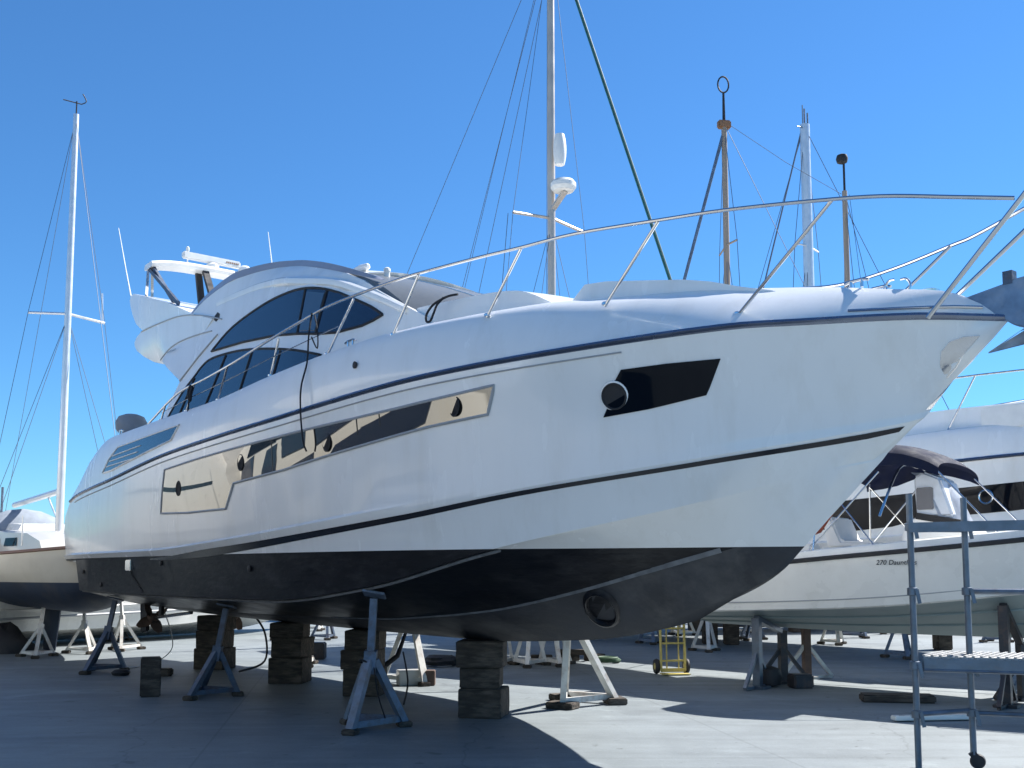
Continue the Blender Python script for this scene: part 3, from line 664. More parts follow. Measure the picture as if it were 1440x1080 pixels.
# anchor on the bow roller
an = thing('anchor', '', ''); del an['label']; del an['category']; an.parent = yacht
b = NB(); bar(b, (14.45, 0, 3.66), (15.35, 0, 3.80), .09, .06, (0, 1, 0)); obj('bow_roller', b, 'steelanchor', an)
b = NB(); prism(b, [(14.62, 3.68), (14.80, 3.75), (14.93, 3.79), (15.06, 3.80), (15.3, 3.76), (15.42, 3.62), (15.38, 3.42), (15.2, 3.30), (15.05, 3.40), (14.93, 3.45), (14.84, 3.52), (14.72, 3.60)], -.035, .035, .01); obj('shank', b, 'steelanchor', an)
b = NB(); bar(b, (14.90, 0, 3.76), (14.90, 0, 3.86), .075, .07, (1, 0, 0)); obj('roller_pin', b, 'navysteel', an)
b = NB()
for sd in (-1, 1):
    loft(b, [[(14.72, 0, 3.29), (15.0, sd * .02, 3.42), (15.4, sd * .03, 3.46)], [(14.72, 0, 3.28), (15.05, sd * .20, 3.36), (15.5, sd * .24, 3.44)]])
bmesh.ops.solidify(b, geom=b.faces[:], thickness=.02); obj('fluke', b, 'steelanchor', an)

# ================================================================== ropes on the yacht
b = NB(); y_ = lambda s: -(railB(s) + .02)
tube(b, catmull([(7.98, -1.96, 4.58), (7.99, -2.0, 4.3), (8.02, -2.03, 4.0), (8.06, -2.12, 3.7), (8.1, -2.14, 3.4), (8.13, -2.12, 3.1), (8.14, -2.08, 2.98)], 5), .011, 6)
tube(b, catmull([(7.98, -1.93, 4.58), (8.1, -1.95, 4.35), (8.12, -1.96, 4.15), (8.0, -1.97, 4.3)], 4), .008, 6)
o = obj('mooring_rope', b, 'rope'); o.location = (YX, YY, 0); o.rotation_euler.z = YR
tag(o, 'thin black rope hanging from the guard rail down over the long hull window', 'rope')
b = NB(); tube(b, catmull([(9.78, -1.24, 4.545), (9.68, -1.27, 4.545), (9.58, -1.29, 4.53), (9.46, -1.33, 4.48), (9.39, -1.36, 4.39), (9.40, -1.37, 4.31), (9.47, -1.37, 4.30), (9.52, -1.36, 4.38), (9.54, -1.33, 4.47), (9.60, -1.29, 4.54)], 6), .013, 8)
o = obj('mooring_rope', b, 'rope'); o.location = (YX, YY, 0); o.rotation_euler.z = YR
tag(o, 'black rope loop draped over the side of the yacht coachroof', 'rope')
b = NB(); tube(b, catmull([(4.72, -2.02, 4.2), (4.72, -2.05, 4.1), (4.75, -2.04, 3.98), (4.8, -2.05, 4.1), (4.76, -2.0, 4.19)], 5), .022, 6); tube(b, [(4.74, -2.05, 4.0), (4.73, -2.06, 3.75)], .012, 6)
o = obj('mooring_rope', b, 'rope'); o.location = (YX, YY, 0); o.rotation_euler.z = YR
tag(o, 'bunched black rope tied on the yacht rail in front of the lower cabin window', 'rope')

def W(s, y, z=0):
    return Vector((YX + s * .63542 + y * .7722, YY - s * .7722 + y * .63542, z))

# ================================================================== timber blocks under the keel
names = ['nearest', 'second', 'third', 'farthest']
STK = [(8.62, [(.50, .33), (.46, .24), (.54, .30)]), (5.98, [(.50, .36), (.45, .26), (.47, .26)]), (3.85, [(.52, .38), (.48, .29), (.51, .225)]), (1.05, [(.54, .36), (.48, .30), (.52, .25)])]
for i, (s, bl) in enumerate(STK):
    z = 0
    for k, (w, hh) in enumerate(bl):
        b = NB(); box(b, (0, 0, hh / 2), (w, .5 + random.uniform(-.06, .06), hh - .002), 0, .010)
        bmesh.ops.subdivide_edges(b, edges=b.edges[:], cuts=2, use_grid_fill=True)
        for v in b.verts: v.co += Vector((random.uniform(-1, 1), random.uniform(-1, 1), random.uniform(-.4, .4))) * .004
        o = obj('timber_block', b, 'block'); p = W(s + random.uniform(-.03, .03), .02 + random.uniform(-.04, .04), z); o.location = p; o.rotation_euler.z = R(-6 + random.uniform(-7, 7))
        tag(o, 'dark timber block, %s of the keel stack %s' % (['bottom', 'middle', 'topmost'][k], ['nearest the bow', 'second from the bow', 'third from the bow', 'farthest back by the stern'][i]), 'timber block', 'timber blocks under the keel')
        z += hh
# lone upright block
b = NB(); box(b, (0, 0, .26), (.26, .26, .52), 0, .015); o = obj('timber_block', b, 'block'); o.location = (-4.86, 14.2, 0); o.rotation_euler.z = R(20)
tag(o, 'dark timber block standing upright alone on the shaded concrete', 'timber block')
b = NB(); box(b, (0, 0, .06), (.3, .22, .12), 0, .02); o = obj('timber_block', b, 'block'); o.location = (-5.6, 16.9, 0)
tag(o, 'low flat timber offcut lying by the farthest keel stack', 'timber block')

# ================================================================== jack stands
def jack_stand(base, top, ang, m, label, spread=.38, collar=.52, pad=True, w=.085, foot='block', group='tripod boat stands', fs=.15):
    base = Vector((base[0], base[1], 0)); top = Vector(top)
    t = thing('boat_stand', label, 'boat stand', base, 0, group)
    T = top - base; d = T.copy(); ax = T.normalized()
    co = T * collar
    f = [Vector((math.cos(ang + k), math.sin(ang + k), 0)) * spread for k in (0, 2.25, -2.25)]
    b = NB(); bar(b, co * .82, T * .97, w * .8, w * .8); obj('screw_post', b, m, t)
    b = NB(); bar(b, co * .8, co * 1.12, w * 1.35, w * 1.35); obj('collar', b, m, t)
    for k, q in enumerate(f):
        b = NB(); bar(b, co * .98 + q * .1, q + Vector((0, 0, .05)), w * (1 if k else .9), w * .75); obj('leg', b, m, t)
    for a, c in ((0, 1), (1, 2), (2, 0)):
        b = NB(); bar(b, f[a] * .92 + Vector((0, 0, .09)), f[c] * .92 + Vector((0, 0, .09)), w * .5, w * .7); obj('brace', b, m, t)
    for q in f:
        b = NB(); box(b, (q.x, q.y, .03 + (fs - .15) * .12), (fs * (1 if fs < .2 else 1.5), fs, .06 + (fs - .15) * .24), math.atan2(q.y, q.x) + (PI / 2 if fs > .2 else 0), .012); obj('foot_pad', b, foot, t)
    if pad:
        b = NB(); h = HVw(top); n = h
        q = Vector((0, 0, 1)).rotation_difference(n).to_matrix()
        box(b, (0, 0, 0), (.24, .20, .025), 0, .006)
        for v in b.verts: v.co = q @ v.co + T
        obj('head_plate', b, m, t)
    return t
def HVw(p):
    # hull normal near a world point, seen from below
    d = Vector((p[0] - YX, p[1] - YY, 0)); s = d.x * .63542 - d.y * .7722; y = d.x * .7722 + d.y * .63542
    r = HV.find_nearest(Vector((s, y, p[2])))
    n = r[1]; n = n if n.z < 0 else -n; n = -n
    w = Vector((n.x * .63542 + n.y * .7722, -n.x * .7722 + n.y * .63542, n.z))
    return w if r[3] < .6 else Vector((0, 0, 1))
def under(s, y):
    h = HV.ray_cast(Vector((s, y, -1)), Vector((0, 0, 1)))[0]
    return W(s, y, h.z - .03)
jack_stand((-1.55, 11.3), under(8.8, -1.6), R(-105), 'bluesteel', 'nearest blue-grey steel tripod stand under the yacht side, tall post to the hull', .42, .52, w=.095)
b = NB(); c = Vector((-1.545, 11.22, .72)); tube(b, [c + Vector((.075 * math.cos(a), .075 * math.sin(a), .02 * math.sin(a * 2))) for a in [2 * PI * k / 14 for k in range(14)]], .010, 6, closed=True)
tube(b, catmull([c + Vector((.07, -.03, 0)), c + Vector((.10, -.06, -.15)), c + Vector((.13, -.05, -.35)), c + Vector((.2, .02, -.60))], 4), .008, 6)
o = obj('strap', b, 'rope'); tag(o, 'black strap tied round the collar of the nearest blue-grey stand', 'strap')
jack_stand((-4.05, 14.1), under(5.0, -1.55), R(-110), 'navysteel', 'blue steel tripod stand under the middle of the yacht hull', .38, .5)
jack_stand((-6.85, 17.5), under(.35, -1.45), R(-100), 'navysteel', 'dark blue tripod stand under the yacht stern corner beside the rudders', .40, .55)
jack_stand((.85, 13.35), under(8.95, 1.05), R(-120), 'whitesteel', 'sunlit cream A-frame stand with dark wooden feet under the yacht port bow', .46, .88, foot='block', fs=.24, w=.095)
jack_stand((-1.50, 15.8), under(5.1, 1.35), R(-60), 'whitesteel', 'cream A-frame stand with a crate at its foot behind the keel stacks', .44, .9)
jack_stand((-3.75, 18.7), under(1.2, 1.35), R(-60), 'whitesteel', 'whitish steel stand seen between the two farthest keel stacks', .42, .8)
b = NB(); box(b, (0, 0, .11), (.34, .26, .22), 0, .01); o = obj('crate', b, 'cream'); o.location = (-1.52, 15.6, 0); o.rotation_euler.z = .3; tag(o, 'small pale box between the legs of the cream stand', 'crate')
b = NB(); box(b, (0, 0, .11), (.14, .2, .22), 0, .01); o = obj('paint_can', b, 'rust'); o.location = (-1.2, 15.55, 0); tag(o, 'small dark red box beside the pale box at the cream stand', 'box')
b = NB(); tube(b, [(-2.2, 15.2, .03), (-1.66, 15.3, .45), (-1.52, 15.4, .88)], .05, 8, r1=.02); tube(b, [(-2.25, 15.1, .03), (-2.1, 15.2, .03)], .06, 8); tube(b, catmull([(-1.58, 15.3, .5), (-1.4, 14.2, .2), (-1.35, 13.2, .02)], 4), .012, 6)
o = obj('strap', b, 'rope'); tag(o, 'dark strap hanging slanted from the hull bottom by the cream stand', 'strap')

# ================================================================== sailing boats
def sail_hull(L, B, zk, zw, zs, fin=None, m='cream', mb='blueanti', keel_z=.02, cols=30):
    """s = 0 stern, s = L bow; zk lowest canoe-body z, zw waterline, zs sheer"""
    bm = NB(); st = []
    for k in range(cols + 1):
        u = k / cols; s = L * u
        bb = B / 2 * (math.sin(PI * min(1, (u * .86 + .16))) ** .62 if u < 1 else 0)
        sh = zs + .32 * (2 * u - 1) ** 2 * (1 if u > .5 else .5) * (zs - zw)
        kz = zk + (zs - zk) * (.18 * max(0, (.3 - u) / .3) ** 1.5 * 2 + .95 * max(0, (u - .72) / .28) ** 2.6)
        kz = min(kz, sh - .02)
        row = []
        for j in range(13):
            a = j / 12 * PI / 2
            y = bb * math.sin(a) ** .8; z = kz + (sh - kz) * (1 - math.cos(a) ** 1.15) if j < 12 else sh
            t = j / 12
            z = kz + (sh - kz) * (t ** 1.7 * .55 + t * .45) if True else z
            y = bb * (1 - (1 - t) ** 2.1) ** .75
            row.append(Vector((s, y, z)))
        st.append(row)
    for sd in (1, -1): loft(bm, [[Vector((p.x, sd * p.y, p.z)) for p in r] for r in st])
    loft(bm, [[Vector((r[-1].x, r[-1].y * (1 - j / 3), r[-1].z + .04 * (1 - (1 - j / 3) ** 2))) for j in range(7)] for r in st])
    r0 = st[0]; loft(bm, [[Vector((p.x, p.y * (1 - j / 3), p.z)) for j in range(7)] for p in r0])
    bmesh.ops.remove_doubles(bm, verts=bm.verts, dist=.002)
    split_waterline(bm, zw)
    return bm, st
def wires(pairs, r=.006, m='wire', par=None, name='rigging'):
    b = NB()
    for a, c in pairs: tube(b, [a, c], r, 5, cap=False)
    return obj(name, b, m, par)
def mast(par, s, z0, z1, r, m, spreads=(), L=10, B=3, zs=2, bow=None, top='plain', y=0, wr=.008, taper=.7):
    b = NB(); tube(b, [(s, y, z0), (s, y, (z0 + z1) / 2), (s, y, z1)], r, 12, r1=r * taper); mo = obj('mast', b, m, par)
    for z, half in spreads:
        b = NB(); tube(b, [(s - .05, y - half, z - .02), (s, y, z + .06), (s - .05, y + half, z - .02)], .03, 6); obj('spreader', b, m, mo)
    pr = []
    for sd in (-1, 1):
        if spreads:
            q = (s - .05, y + sd * spreads[-1][1], spreads[-1][0]); pr += [((s, y, z1 - .1), q), (q, (s - .1, y + sd * B * .46, zs))]
            q2 = spreads[0][0]; pr += [((s, y, q2), (s + .5, y + sd * B * .44, zs)), ((s, y, q2), (s - .6, y + sd * B * .44, zs))]
    pr += [((s, y, z1), (L * .02, 0, zs + .2))]
    if bow: pr += [((s, y, z1 - .1), (bow, 0, zs + .4))]
    wires(pr, wr, par=par)
    return mo
# --- left sailing boat, bow-on
A = R(-52)
sl = thing('sailing_boat', 'beige sailing yacht with dark blue bottom and deep keel, left of the big yacht', 'sailing boat', (-9.52 - 5.6 * math.cos(A), 21.9 - 5.6 * math.sin(A), 0), A)
bm, st = sail_hull(10.2, 3.3, .86, 1.46, 1.98)
obj('hull', bm, M['beige'], sl, 35, ['blueanti'])
b = NB(); rows = []
for sd in (-1, 1):
    rows = [[Vector((r[-1].x, sd * (r[-1].y - .01), r[-1].z - .02)), Vector((r[-1].x, sd * (r[-1].y + .03), r[-1].z)), Vector((r[-1].x, sd * (r[-1].y - .01), r[-1].z + .05))] for r in st[:-1]]
    loft(b, rows)
obj('toe_rail', b, 'wood', sl)
b = NB(); rows = []
for t in range(7):
    z = .95 - .93 * t / 6; c = .62 - .20 * t / 6; s0 = 5.35 - .12 * t / 6
    rows.append([Vector((s0 + c * math.cos(a), .10 * (1 - .3 * t / 6) * math.sin(a), z)) for a in [2 * PI * k / 16 for k in range(16)]])
loft(b, rows, True, True, True); obj('fin_keel', b, 'blueanti', sl)
b = NB(); prism(b, [(.6, 1.2), (1.05, 1.15), (.98, .4), (.7, .36)], -.035, .035, .015); obj('rudder', b, 'blueanti', sl)
def house(prof, hw, m, par, name='coachroof', tum=.12, crown=.06):
    return obj(name, solid(prof, lambda s, z: hw(s) - tum * (z - prof[0][1]), .5, crown, 6, lambda c: c.z > prof[0][1] + .05), m, par, 35)
house([(2.6, 2.0), (2.6, 2.46), (4.0, 2.52), (6.4, 2.42), (7.2, 2.25), (7.5, 2.0)], lambda s: 1.05 - .08 * max(0, s - 4), 'cream', sl)
for sd in (-1, 1):
    for x0, x1 in ((2.9, 3.7), (4.0, 4.8), (5.1, 5.9)):
        b = NB(); y0 = 1.052 - .08 * max(0, x0 - 4); y1 = 1.052 - .08 * max(0, x1 - 4); loft(b, [[(x0, sd * (y0 - .01), 2.18), (x1, sd * (y1 - .01), 2.18)], [(x0 + .05, sd * (y0 - .03), 2.35), (x1 - .05, sd * (y1 - .03), 2.35)]]); bmesh.ops.solidify(b, geom=b.faces[:], thickness=.012); obj('cabin_window', b, 'darkglass', sl)
b = NB(); rows = []
for k in range(8):
    a = PI * .5 * k / 7; rows.append([Vector((2.5 + .75 * math.sin(a), 1.12 * math.cos(q), 2.15 + .92 * math.cos(a * .8) * math.sin(q) + .05)) for q in [PI * j / 10 for j in range(11)]])
loft(b, rows); obj('spray_hood', b, 'greycanvas', sl)
mo = mast(sl, 5.6, 2.5, 11.6, .085, 'alu', ((7.1, .78), ), 10.2, 3.3, 2.15, 9.9, wr=.006)
b = NB(); tube(b, [(5.5, 0, 3.35), (1.6, 0, 3.25)], .07, 8); tube(b, [(5.5, 0, 2.7), (4.6, 0, 3.3)], .02, 6); obj('boom', b, 'alu', mo)
b = NB(); tube(b, [(5.6, 0, 11.6), (5.6, .0, 11.9)], .015, 6); tube(b, [(5.6, -.28, 11.86), (5.6, .1, 11.86)], .012, 6); tube(b, catmull([(5.6, .1, 11.86), (5.6, .2, 11.95), (5.6, .12, 12.1)], 3), .012, 6); obj('wind_vane', b, 'rubber', mo)
b = NB(); tube(b, [(5.5, .75, 7.1), (5.5, .72, 7.75)], .02, 6); obj('antenna', b, 'alu', mo)
b = NB(); tube(b, [(1.2, -.2, 2.3), (1.2, -.2, 3.7)], .03, 6); obj('stern_pole', b, 'bluesteel', sl)
for s in (1.0, 2.6, 4.2, 5.8, 7.4, 9.0):
    for sd in (-1, 1):
        b = NB(); tube(b, [(s, sd * 1.5 * math.sin(PI * min(1, s / 10.2 * .86 + .16)) ** .62, 2.15), (s, sd * 1.5 * math.sin(PI * min(1, s / 10.2 * .86 + .16)) ** .62, 2.72)], .014, 6); obj('stanchion', b, 'steel', sl)
for q, tp, an_, mm, lb in (((-9.25, 20.5), (-9.3, 20.9, 1.25), -1.2, 'whitesteel', 'pale stand on the near side of the beige sailing boat keel'), ((-8.72, 21.5), (-8.9, 21.8, 1.3), -.9, 'whitesteel', 'tall pale stand right of the beige sailing boat keel'), ((-8.2, 22.3), (-8.4, 22.4, 1.45), -1.4, 'whitesteel', 'slimmer pale stand half hidden behind the yacht stern'), ((-10.9, 22.6), (-10.6, 22.5, 1.3), -2, 'blacksteel', 'dark stand on the far side of the beige sailing boat')):
    jack_stand(q, tp, an_, mm, lb, .38, .45, False, .07)
# bundle
b = NB(); rows = []
for j in range(7):
    t = j / 6; rows.append([Vector((math.cos(a) * (.62 - .5 * t ** 2) * (1 + .18 * math.sin(3 * a + j)), math.sin(a) * (.4 - .3 * t ** 2), .55 * t * (1 + .15 * math.sin(2 * a)))) for a in [2 * PI * k / 18 for k in range(18)]])
loft(b, rows, True, True, True); o = obj('tarpaulin_bundle', b, 'rubber'); o.location = (-10.45, 21.6, 0); tag(o, 'black tarpaulin bundle on the ground at the left edge', 'tarpaulin')

# --- centre ketch-like boat behind the yacht
A = R(-50)
O = Vector((.78 - 5.2 * math.cos(A), 20.0 - 5.2 * math.sin(A), 0))
sc_ = thing('sailing_boat', 'white sailing yacht mostly hidden behind the big yacht, tall bronze mast with two domes', 'sailing boat', O, A)
bm, st = sail_hull(11, 3.4, 1.05, 1.6, 2.3); obj('hull', bm, M['gel2'], sc_, 35, ['blueanti'])
b = NB(); prism(b, [(3.2, 1.2), (6.6, 1.15), (6.3, .42), (3.6, .40)], -.12, .12, .04); obj('long_keel', b, 'blueanti', sc_)
house([(3.0, 2.25), (3.0, 2.85), (7.0, 2.75), (7.6, 2.3)], lambda s: 1.05, 'gel2', sc_)
mo = mast(sc_, 5.2, 2.7, 14.6, .085, 'brass', ((8.55, .95),), 11, 3.4, 2.35, None, wr=.006, taper=.85)
b = NB(); rows = []
for k in range(9):
    t = k / 8; rr = .13 * math.sin(PI * (.12 + .76 * t)) ** .35
    rows.append([Vector((5.45 + rr * math.cos(a) * 1.0, rr * math.sin(a), 9.62 + .62 * t)) for a in [2 * PI * j / 14 for j in range(14)]])
loft(b, rows, True, True, True); obj('radar_reflector', b, 'vinyl', mo)
b = NB(); lathe(b, [(.02, -.10), (.20, -.09), (.25, -.02), (.25, .06), (.20, .12), (.04, .14)], (5.55, 0, 9.15), 20); obj('radome', b, 'vinyl', mo)
b = NB(); bar(b, (5.2, 0, 8.75), (5.6, 0, 9.05), .12, .05); obj('radome_bracket', b, 'brass', mo)
b = NB(); tube(b, [(5.35, 0, 14.4), (9.2, 0, 4.2)], .033, 8); obj('furled_forestay', b, 'greenwire', sc_)
wires([((5.2, -.1, 14.4), (-.9, -.5, 6.2)), ((5.2, .1, 14.4), (.2, .6, 2.5)), ((5.1, 0, 13.6), (5.0, .05, 7)), ((5.0, -.95, 8.55), (4.9, -1.5, 2.4)), ((5.2, 0, 14.4), (-.6, .4, 2.6))], .007, par=sc_)
for q, tp, lb in (((-.25, 18.8), (-.15, 19.1, 1.35), 'left one of the three white stands right of the nearest keel stack'), ((.3, 18.6), (.35, 18.9, 1.3), 'middle one of the three white stands right of the nearest keel stack'), ((.8, 18.8), (.7, 19.1, 1.3), 'right one of the three white stands right of the nearest keel stack')):
    jack_stand(q, tp, -1.6 + random.uniform(-.3, .3), 'whitesteel', lb, .36, .75, False, .08)
# --- wooden two-masted boat far behind
A = R(188)
O = Vector((6.34 + 3.4, 30.1, 0))
kt = thing('sailing_boat', 'wooden two-masted boat far behind, masts brown, one with a black ball on top', 'sailing boat', Vector((6.34 - 6.4 * math.cos(A), 30.0 - 6.4 * math.sin(A), 0)), A)
bm, st = sail_hull(10.6, 3.4, .75, 1.3, 2.1, cols=24); obj('hull', bm, M['gel2'], kt, 35, ['blueanti'])
b = NB(); prism(b, [(2.0, 1.0), (7.6, .95), (7.0, .08), (2.4, .06)], -.12, .12, .04); obj('long_keel', b, 'blueanti', kt)
mo = mast(kt, 6.4, 2.1, 15.0, .11, 'timber', ((11.2, .75),), 10.6, 3.4, 2.2, None, wr=.010, taper=.75)
b = NB(); tube(b, [(6.4, 0, 15.0), (6.4, 0, 15.95)], .05, 8, r1=.035); tube(b, [(6.4 + .17 * math.cos(a), 0, 16.2 + .25 * math.sin(a)) for a in [2 * PI * k / 16 for k in range(16)]], .025, 6, closed=True); obj('mast_head_ring', b, 'rubber', mo)
b = NB(); box(b, (6.4, 0, 14.95), (.4, .2, .25), 0, .04); obj('mast_head_light', b, 'wood', mo)
b = NB(); tube(b, [(6.45, 0, 14.6), (7.75, 0, 10.0), (7.9, 0, 5)], .05, 8); obj('furled_forestay', b, 'bluesteel', kt)
mo = mast(kt, 2.65, 2.1, 13.1, .10, 'timber', ((10.2, .3),), 10.6, 3.4, 2.2, None, wr=.010, taper=.75)
b = NB(); tube(b, [(2.65, 0, 13.0), (2.65, 0, 14.1)], .035, 8); lathe(b, [(.04, -.16), (.15, -.11), (.18, 0), (.15, .11), (.04, .16)], (2.7, 0, 14.1), 14); obj('black_ball', b, 'rubber', mo)
wires([((6.3, 0, 15.0), (4.5, 0, 13.9)), ((4.5, 0, 13.9), (2.75, 0, 13.0)), ((2.5, 0, 13.0), (1.4, 0, 2.5))], .007, 'rope', par=kt)
# --- big pale mast
A = R(-48)
k3 = 36.; X3 = (1147 - 720) / 1464 * k3
ms = thing('sailing_boat', 'sailing yacht with one thick pale grey mast, between the two brown masts', 'sailing boat', Vector((X3 - 6 * math.cos(A), k3 - 6 * math.sin(A), 0)), A)
bm, st = sail_hull(13, 4, .8, 1.5, 2.4, cols=24); obj('hull', bm, M['gel2'], ms, 35, ['blueanti'])
b = NB(); prism(b, [(5.2, 1.0), (7, .95), (6.8, .05), (5.6, .05)], -.12, .12, .04); obj('fin_keel', b, 'blueanti', ms)
mo = mast(ms, 6, 2.3, 17.6, .19, 'alu', ((13.1, .75),), 13, 4, 2.4, 12.6, wr=.012, taper=.9)
b = NB(); tube(b, [(6, 0, 17.6), (6, 0, 18.2)], .03, 6); tube(b, [(6, -.5, 17.4), (6, 0, 17.5)], .02, 6); tube(b, [(6, -.12, 17.6), (6, -.12, 18.3)], .02, 6); tube(b, [(6, .2, 17.6), (6, .2, 18.1)], .03, 6); obj('mast_head_instruments', b, 'bluesteel', mo)
wires([((5.9, -.1, 17.3), (3.5, -.9, 8.0)), ((5.9, .1, 12.0), (4.6, -.6, 8.0))], .03, par=ms)

# ================================================================== centre-console boat on the right
A = math.atan2(-.616, .788); DO = Vector((3.15, 16.5, 0))
db = thing('centre_console_boat', 'open centre-console motorboat in pale beige with black rub rail and navy bimini, on steel props', 'motorboat', DO, A)
DB = 1.28
dY = lambda s: DB * (1 - max(0, (s - 3.2) / 5.0) ** 2.4) * (1 - .06 * max(0, (2 - s) / 2))
dZ = curve([(0, 1.62), (1.8, 1.785), (4.8, 2.04), (7, 2.30), (8.2, 2.42)])
dcY = lambda s: max(0, 1.10 * (1 - max(0, (s - 2.8) / 4.9) ** 2.2)) if s < 7.7 else 0
dcZ = curve([(0, 1.06), (2.57, 1.17), (4.8, 1.40), (7.7, 1.95)])
dk = curve([(0, .86), (3, .80), (5, .80), (6.3, 1.0), (7.0, 1.35), (7.7, 1.95)])
b = NB(); rws = [(0, 6.6, lambda s: 0, dk)]
for t in (.3, .62): rws.append((0, 6.6 + 1.1 * t, lambda s, t=t: dcY(s) * t * (max(0, (6.6 + 1.1 * t - s)) / 2) ** .5 if s > 4.6 + 1.1 * t else dcY(s) * t, lambda s, t=t: dk(s) * (1 - t) + dcZ(s) * t + (.0)))
rws += [(0, 7.7, dcY, dcZ), (0, 7.72, lambda s: dcY(s) + (.05 if s < 7 else 0), lambda s: dcZ(s) + .02)]
rws += [(0, 7.7 + .5 * t, lambda s, t=t: max(0, (dcY(s) + .05 * (s < 7)) * (1 - t) + dY(s) * t), lambda s, t=t: dcZ(s) * (1 - t) + dZ(s) * t) for t in (.33, .66, 1)]
rws += [(0, 8.2, lambda s: max(0, dY(s) - .05), lambda s: dZ(s) + .13), (0, 8.1, lambda s: max(0, dY(s) - .16), lambda s: dZ(s) + .15), (0, 8.0, lambda s: max(0, dY(s) - .18), lambda s: dZ(s) + .0), (0, 7.4, lambda s: max(0, dY(s) - .30), lambda s: 1.55)]
P = []
for s0, s1, fy, fz in rws:
    P.append([Vector((s0 + (s1 - s0) * k / 40, 0 if k == 40 else fy(s0 + (s1 - s0) * k / 40), fz(s0 + (s1 - s0) * k / 40))) for k in range(41)])
for sd in (-1, 1): loft(b, [[Vector((p.x, sd * p.y, p.z)) for p in r] for r in P])
loft(b, [[Vector((r[0].x, r[0].y * (1 - j / 2), r[0].z)) for j in range(5)] for r in P[:10]])
loft(b, [[Vector((q.x, q.y * (1 - j / 2), q.z)) for j in range(5)] for q in P[-1]])
bmesh.ops.remove_doubles(b, verts=b.verts, dist=.002)
for f in b.faces:
    c = f.calc_center_median()
    if c.z < dcZ(c.x) - .03: f.material_index = 1
bmesh.ops.recalc_face_normals(b, faces=b.faces)
DV = BVHTree.FromBMesh(b)
obj('hull', b, M['gel2'], db, 32, ['greyanti'])
b = NB()
for sd in (-1, 1): loft(b, [[Vector((s, sd * (dY(s) - .01), dZ(s) - .02)), Vector((s, sd * (dY(s) + .03), dZ(s) - .01)), Vector((s, sd * (dY(s) + .03), dZ(s) + .03)), Vector((s, sd * (dY(s) - .01), dZ(s) + .045))] for s in [8.15 * k / 40 for k in range(41)]])
obj('rub_rail', b, 'rubber', db)
for dz in (.10,):
    b = NB()
    for sd in (-1, 1): tube(b, [Vector((s, sd * (dcY(s) + .075), dcZ(s) + .13)) for s in [6.8 * k / 30 for k in range(31)]], .008, 6)
    obj('hull_crease', b, 'grey', db)
b = NB()
for sd in (-1, 1):
    for t in (.35, .68):
        pts = []
        for k in range(25):
            s = 5.6 * k / 24; h = DV.ray_cast(Vector((s, sd * dcY(s) * t, -1)), Vector((0, 0, 1)))[0]
            if h: pts.append(h + Vector((0, 0, -.006)))
        tube(b, pts, .014, 6)
obj('bottom_strakes', b, 'greyanti', db)
def text(body, size, loc, rot, m, par, name='lettering', shear=.25, ext=.002):
    cu = bpy.data.curves.new(name, 'FONT'); cu.body = body; cu.size = size; cu.extrude = ext; cu.shear = shear; cu.align_x = 'LEFT'
    tmp = bpy.data.objects.new(name, cu); C.objects.link(tmp); bpy.context.view_layer.update()
    me = bpy.data.meshes.new_from_object(tmp.evaluated_get(bpy.context.evaluated_depsgraph_get())); bpy.data.objects.remove(tmp)
    me.materials.append(M[m]); o = bpy.data.objects.new(name, me); C.objects.link(o); o.parent = par; o.location = loc; o.rotation_euler = rot
    return o
def on_d(s, z):
    return DV.ray_cast(Vector((s, -5, z)), Vector((0, 1, 0)))[0]
a_, b_ = on_d(3.02, 1.755), on_d(3.02, 1.85); tilt = math.atan2(abs(a_.y - b_.y), .1)
text('270 Dauntless', .090, a_ + Vector((0, -.012, 0)), (PI / 2 + tilt, R(-4) * 0, 0), 'black', db)
text('270 Dauntless', .105, Vector((3.1, -a_.y + .012, 1.80)), (PI / 2 + tilt, 0, PI), 'black', db)
# console, seats, screen, bimini
b = NB(); prism(b, [(3.05, 1.55), (3.10, 2.25), (3.25, 2.42), (3.85, 2.36), (4.05, 2.15), (4.35, 1.95), (4.5, 1.55)], -.42, .42, .04); con = obj('console', b, 'gel', db)
b = NB(); bar(b, (3.3, -.43, 2.42), (4.0, -.43, 2.28), .01, .09); obj('console_trim', b, 'rubber', con)
b = NB(); rows = []
for j in range(9):
    q = j / 8 * 2 - 1; f = 1 - .35 * q * q
    rows.append([Vector((3.95 - .30 * q * q, q * .44, 2.25)), Vector((3.80 - .28 * q * q, q * .42, 2.62)), Vector((3.62 - .25 * q * q, q * .38, 2.92)), Vector((3.42 - .2 * q * q, q * .33, 3.02))])
loft(b, rows); bmesh.ops.solidify(b, geom=b.faces[:], thickness=.015); obj('windscreen', b, 'clear', con)
b = NB(); prism(b, [(3.30, 2.40), (3.27, 2.95), (3.40, 3.02), (3.62, 2.92), (3.78, 2.40)], -.40, .40, .03); obj('screen_cover', b, 'clear', con)
b = NB(); box(b, (3.42, -.415, 2.65), (.22, .012, .30), 0, .01); obj('cover_window', b, 'cabglass', con)
b = NB(); prism(b, [(2.1, 1.55), (2.1, 2.0), (2.7, 2.0), (2.7, 1.55)], -.40, .40, .03); prism(b, [(2.05, 2.0), (1.98, 2.42), (2.10, 2.46), (2.25, 2.1), (2.72, 2.08), (2.74, 2.0)], -.42, .42, .03); obj('helm_seat', b, 'vinyl', db)
b = NB(); prism(b, [(.5, 1.55), (.5, 2.05), (1.1, 2.05), (1.1, 1.55)], -.95, .95, .04); prism(b, [(.38, 1.9), (.22, 2.48), (.34, 2.52), (.60, 2.06)], -.9, .9, .03); obj('stern_bench', b, 'vinyl', db)
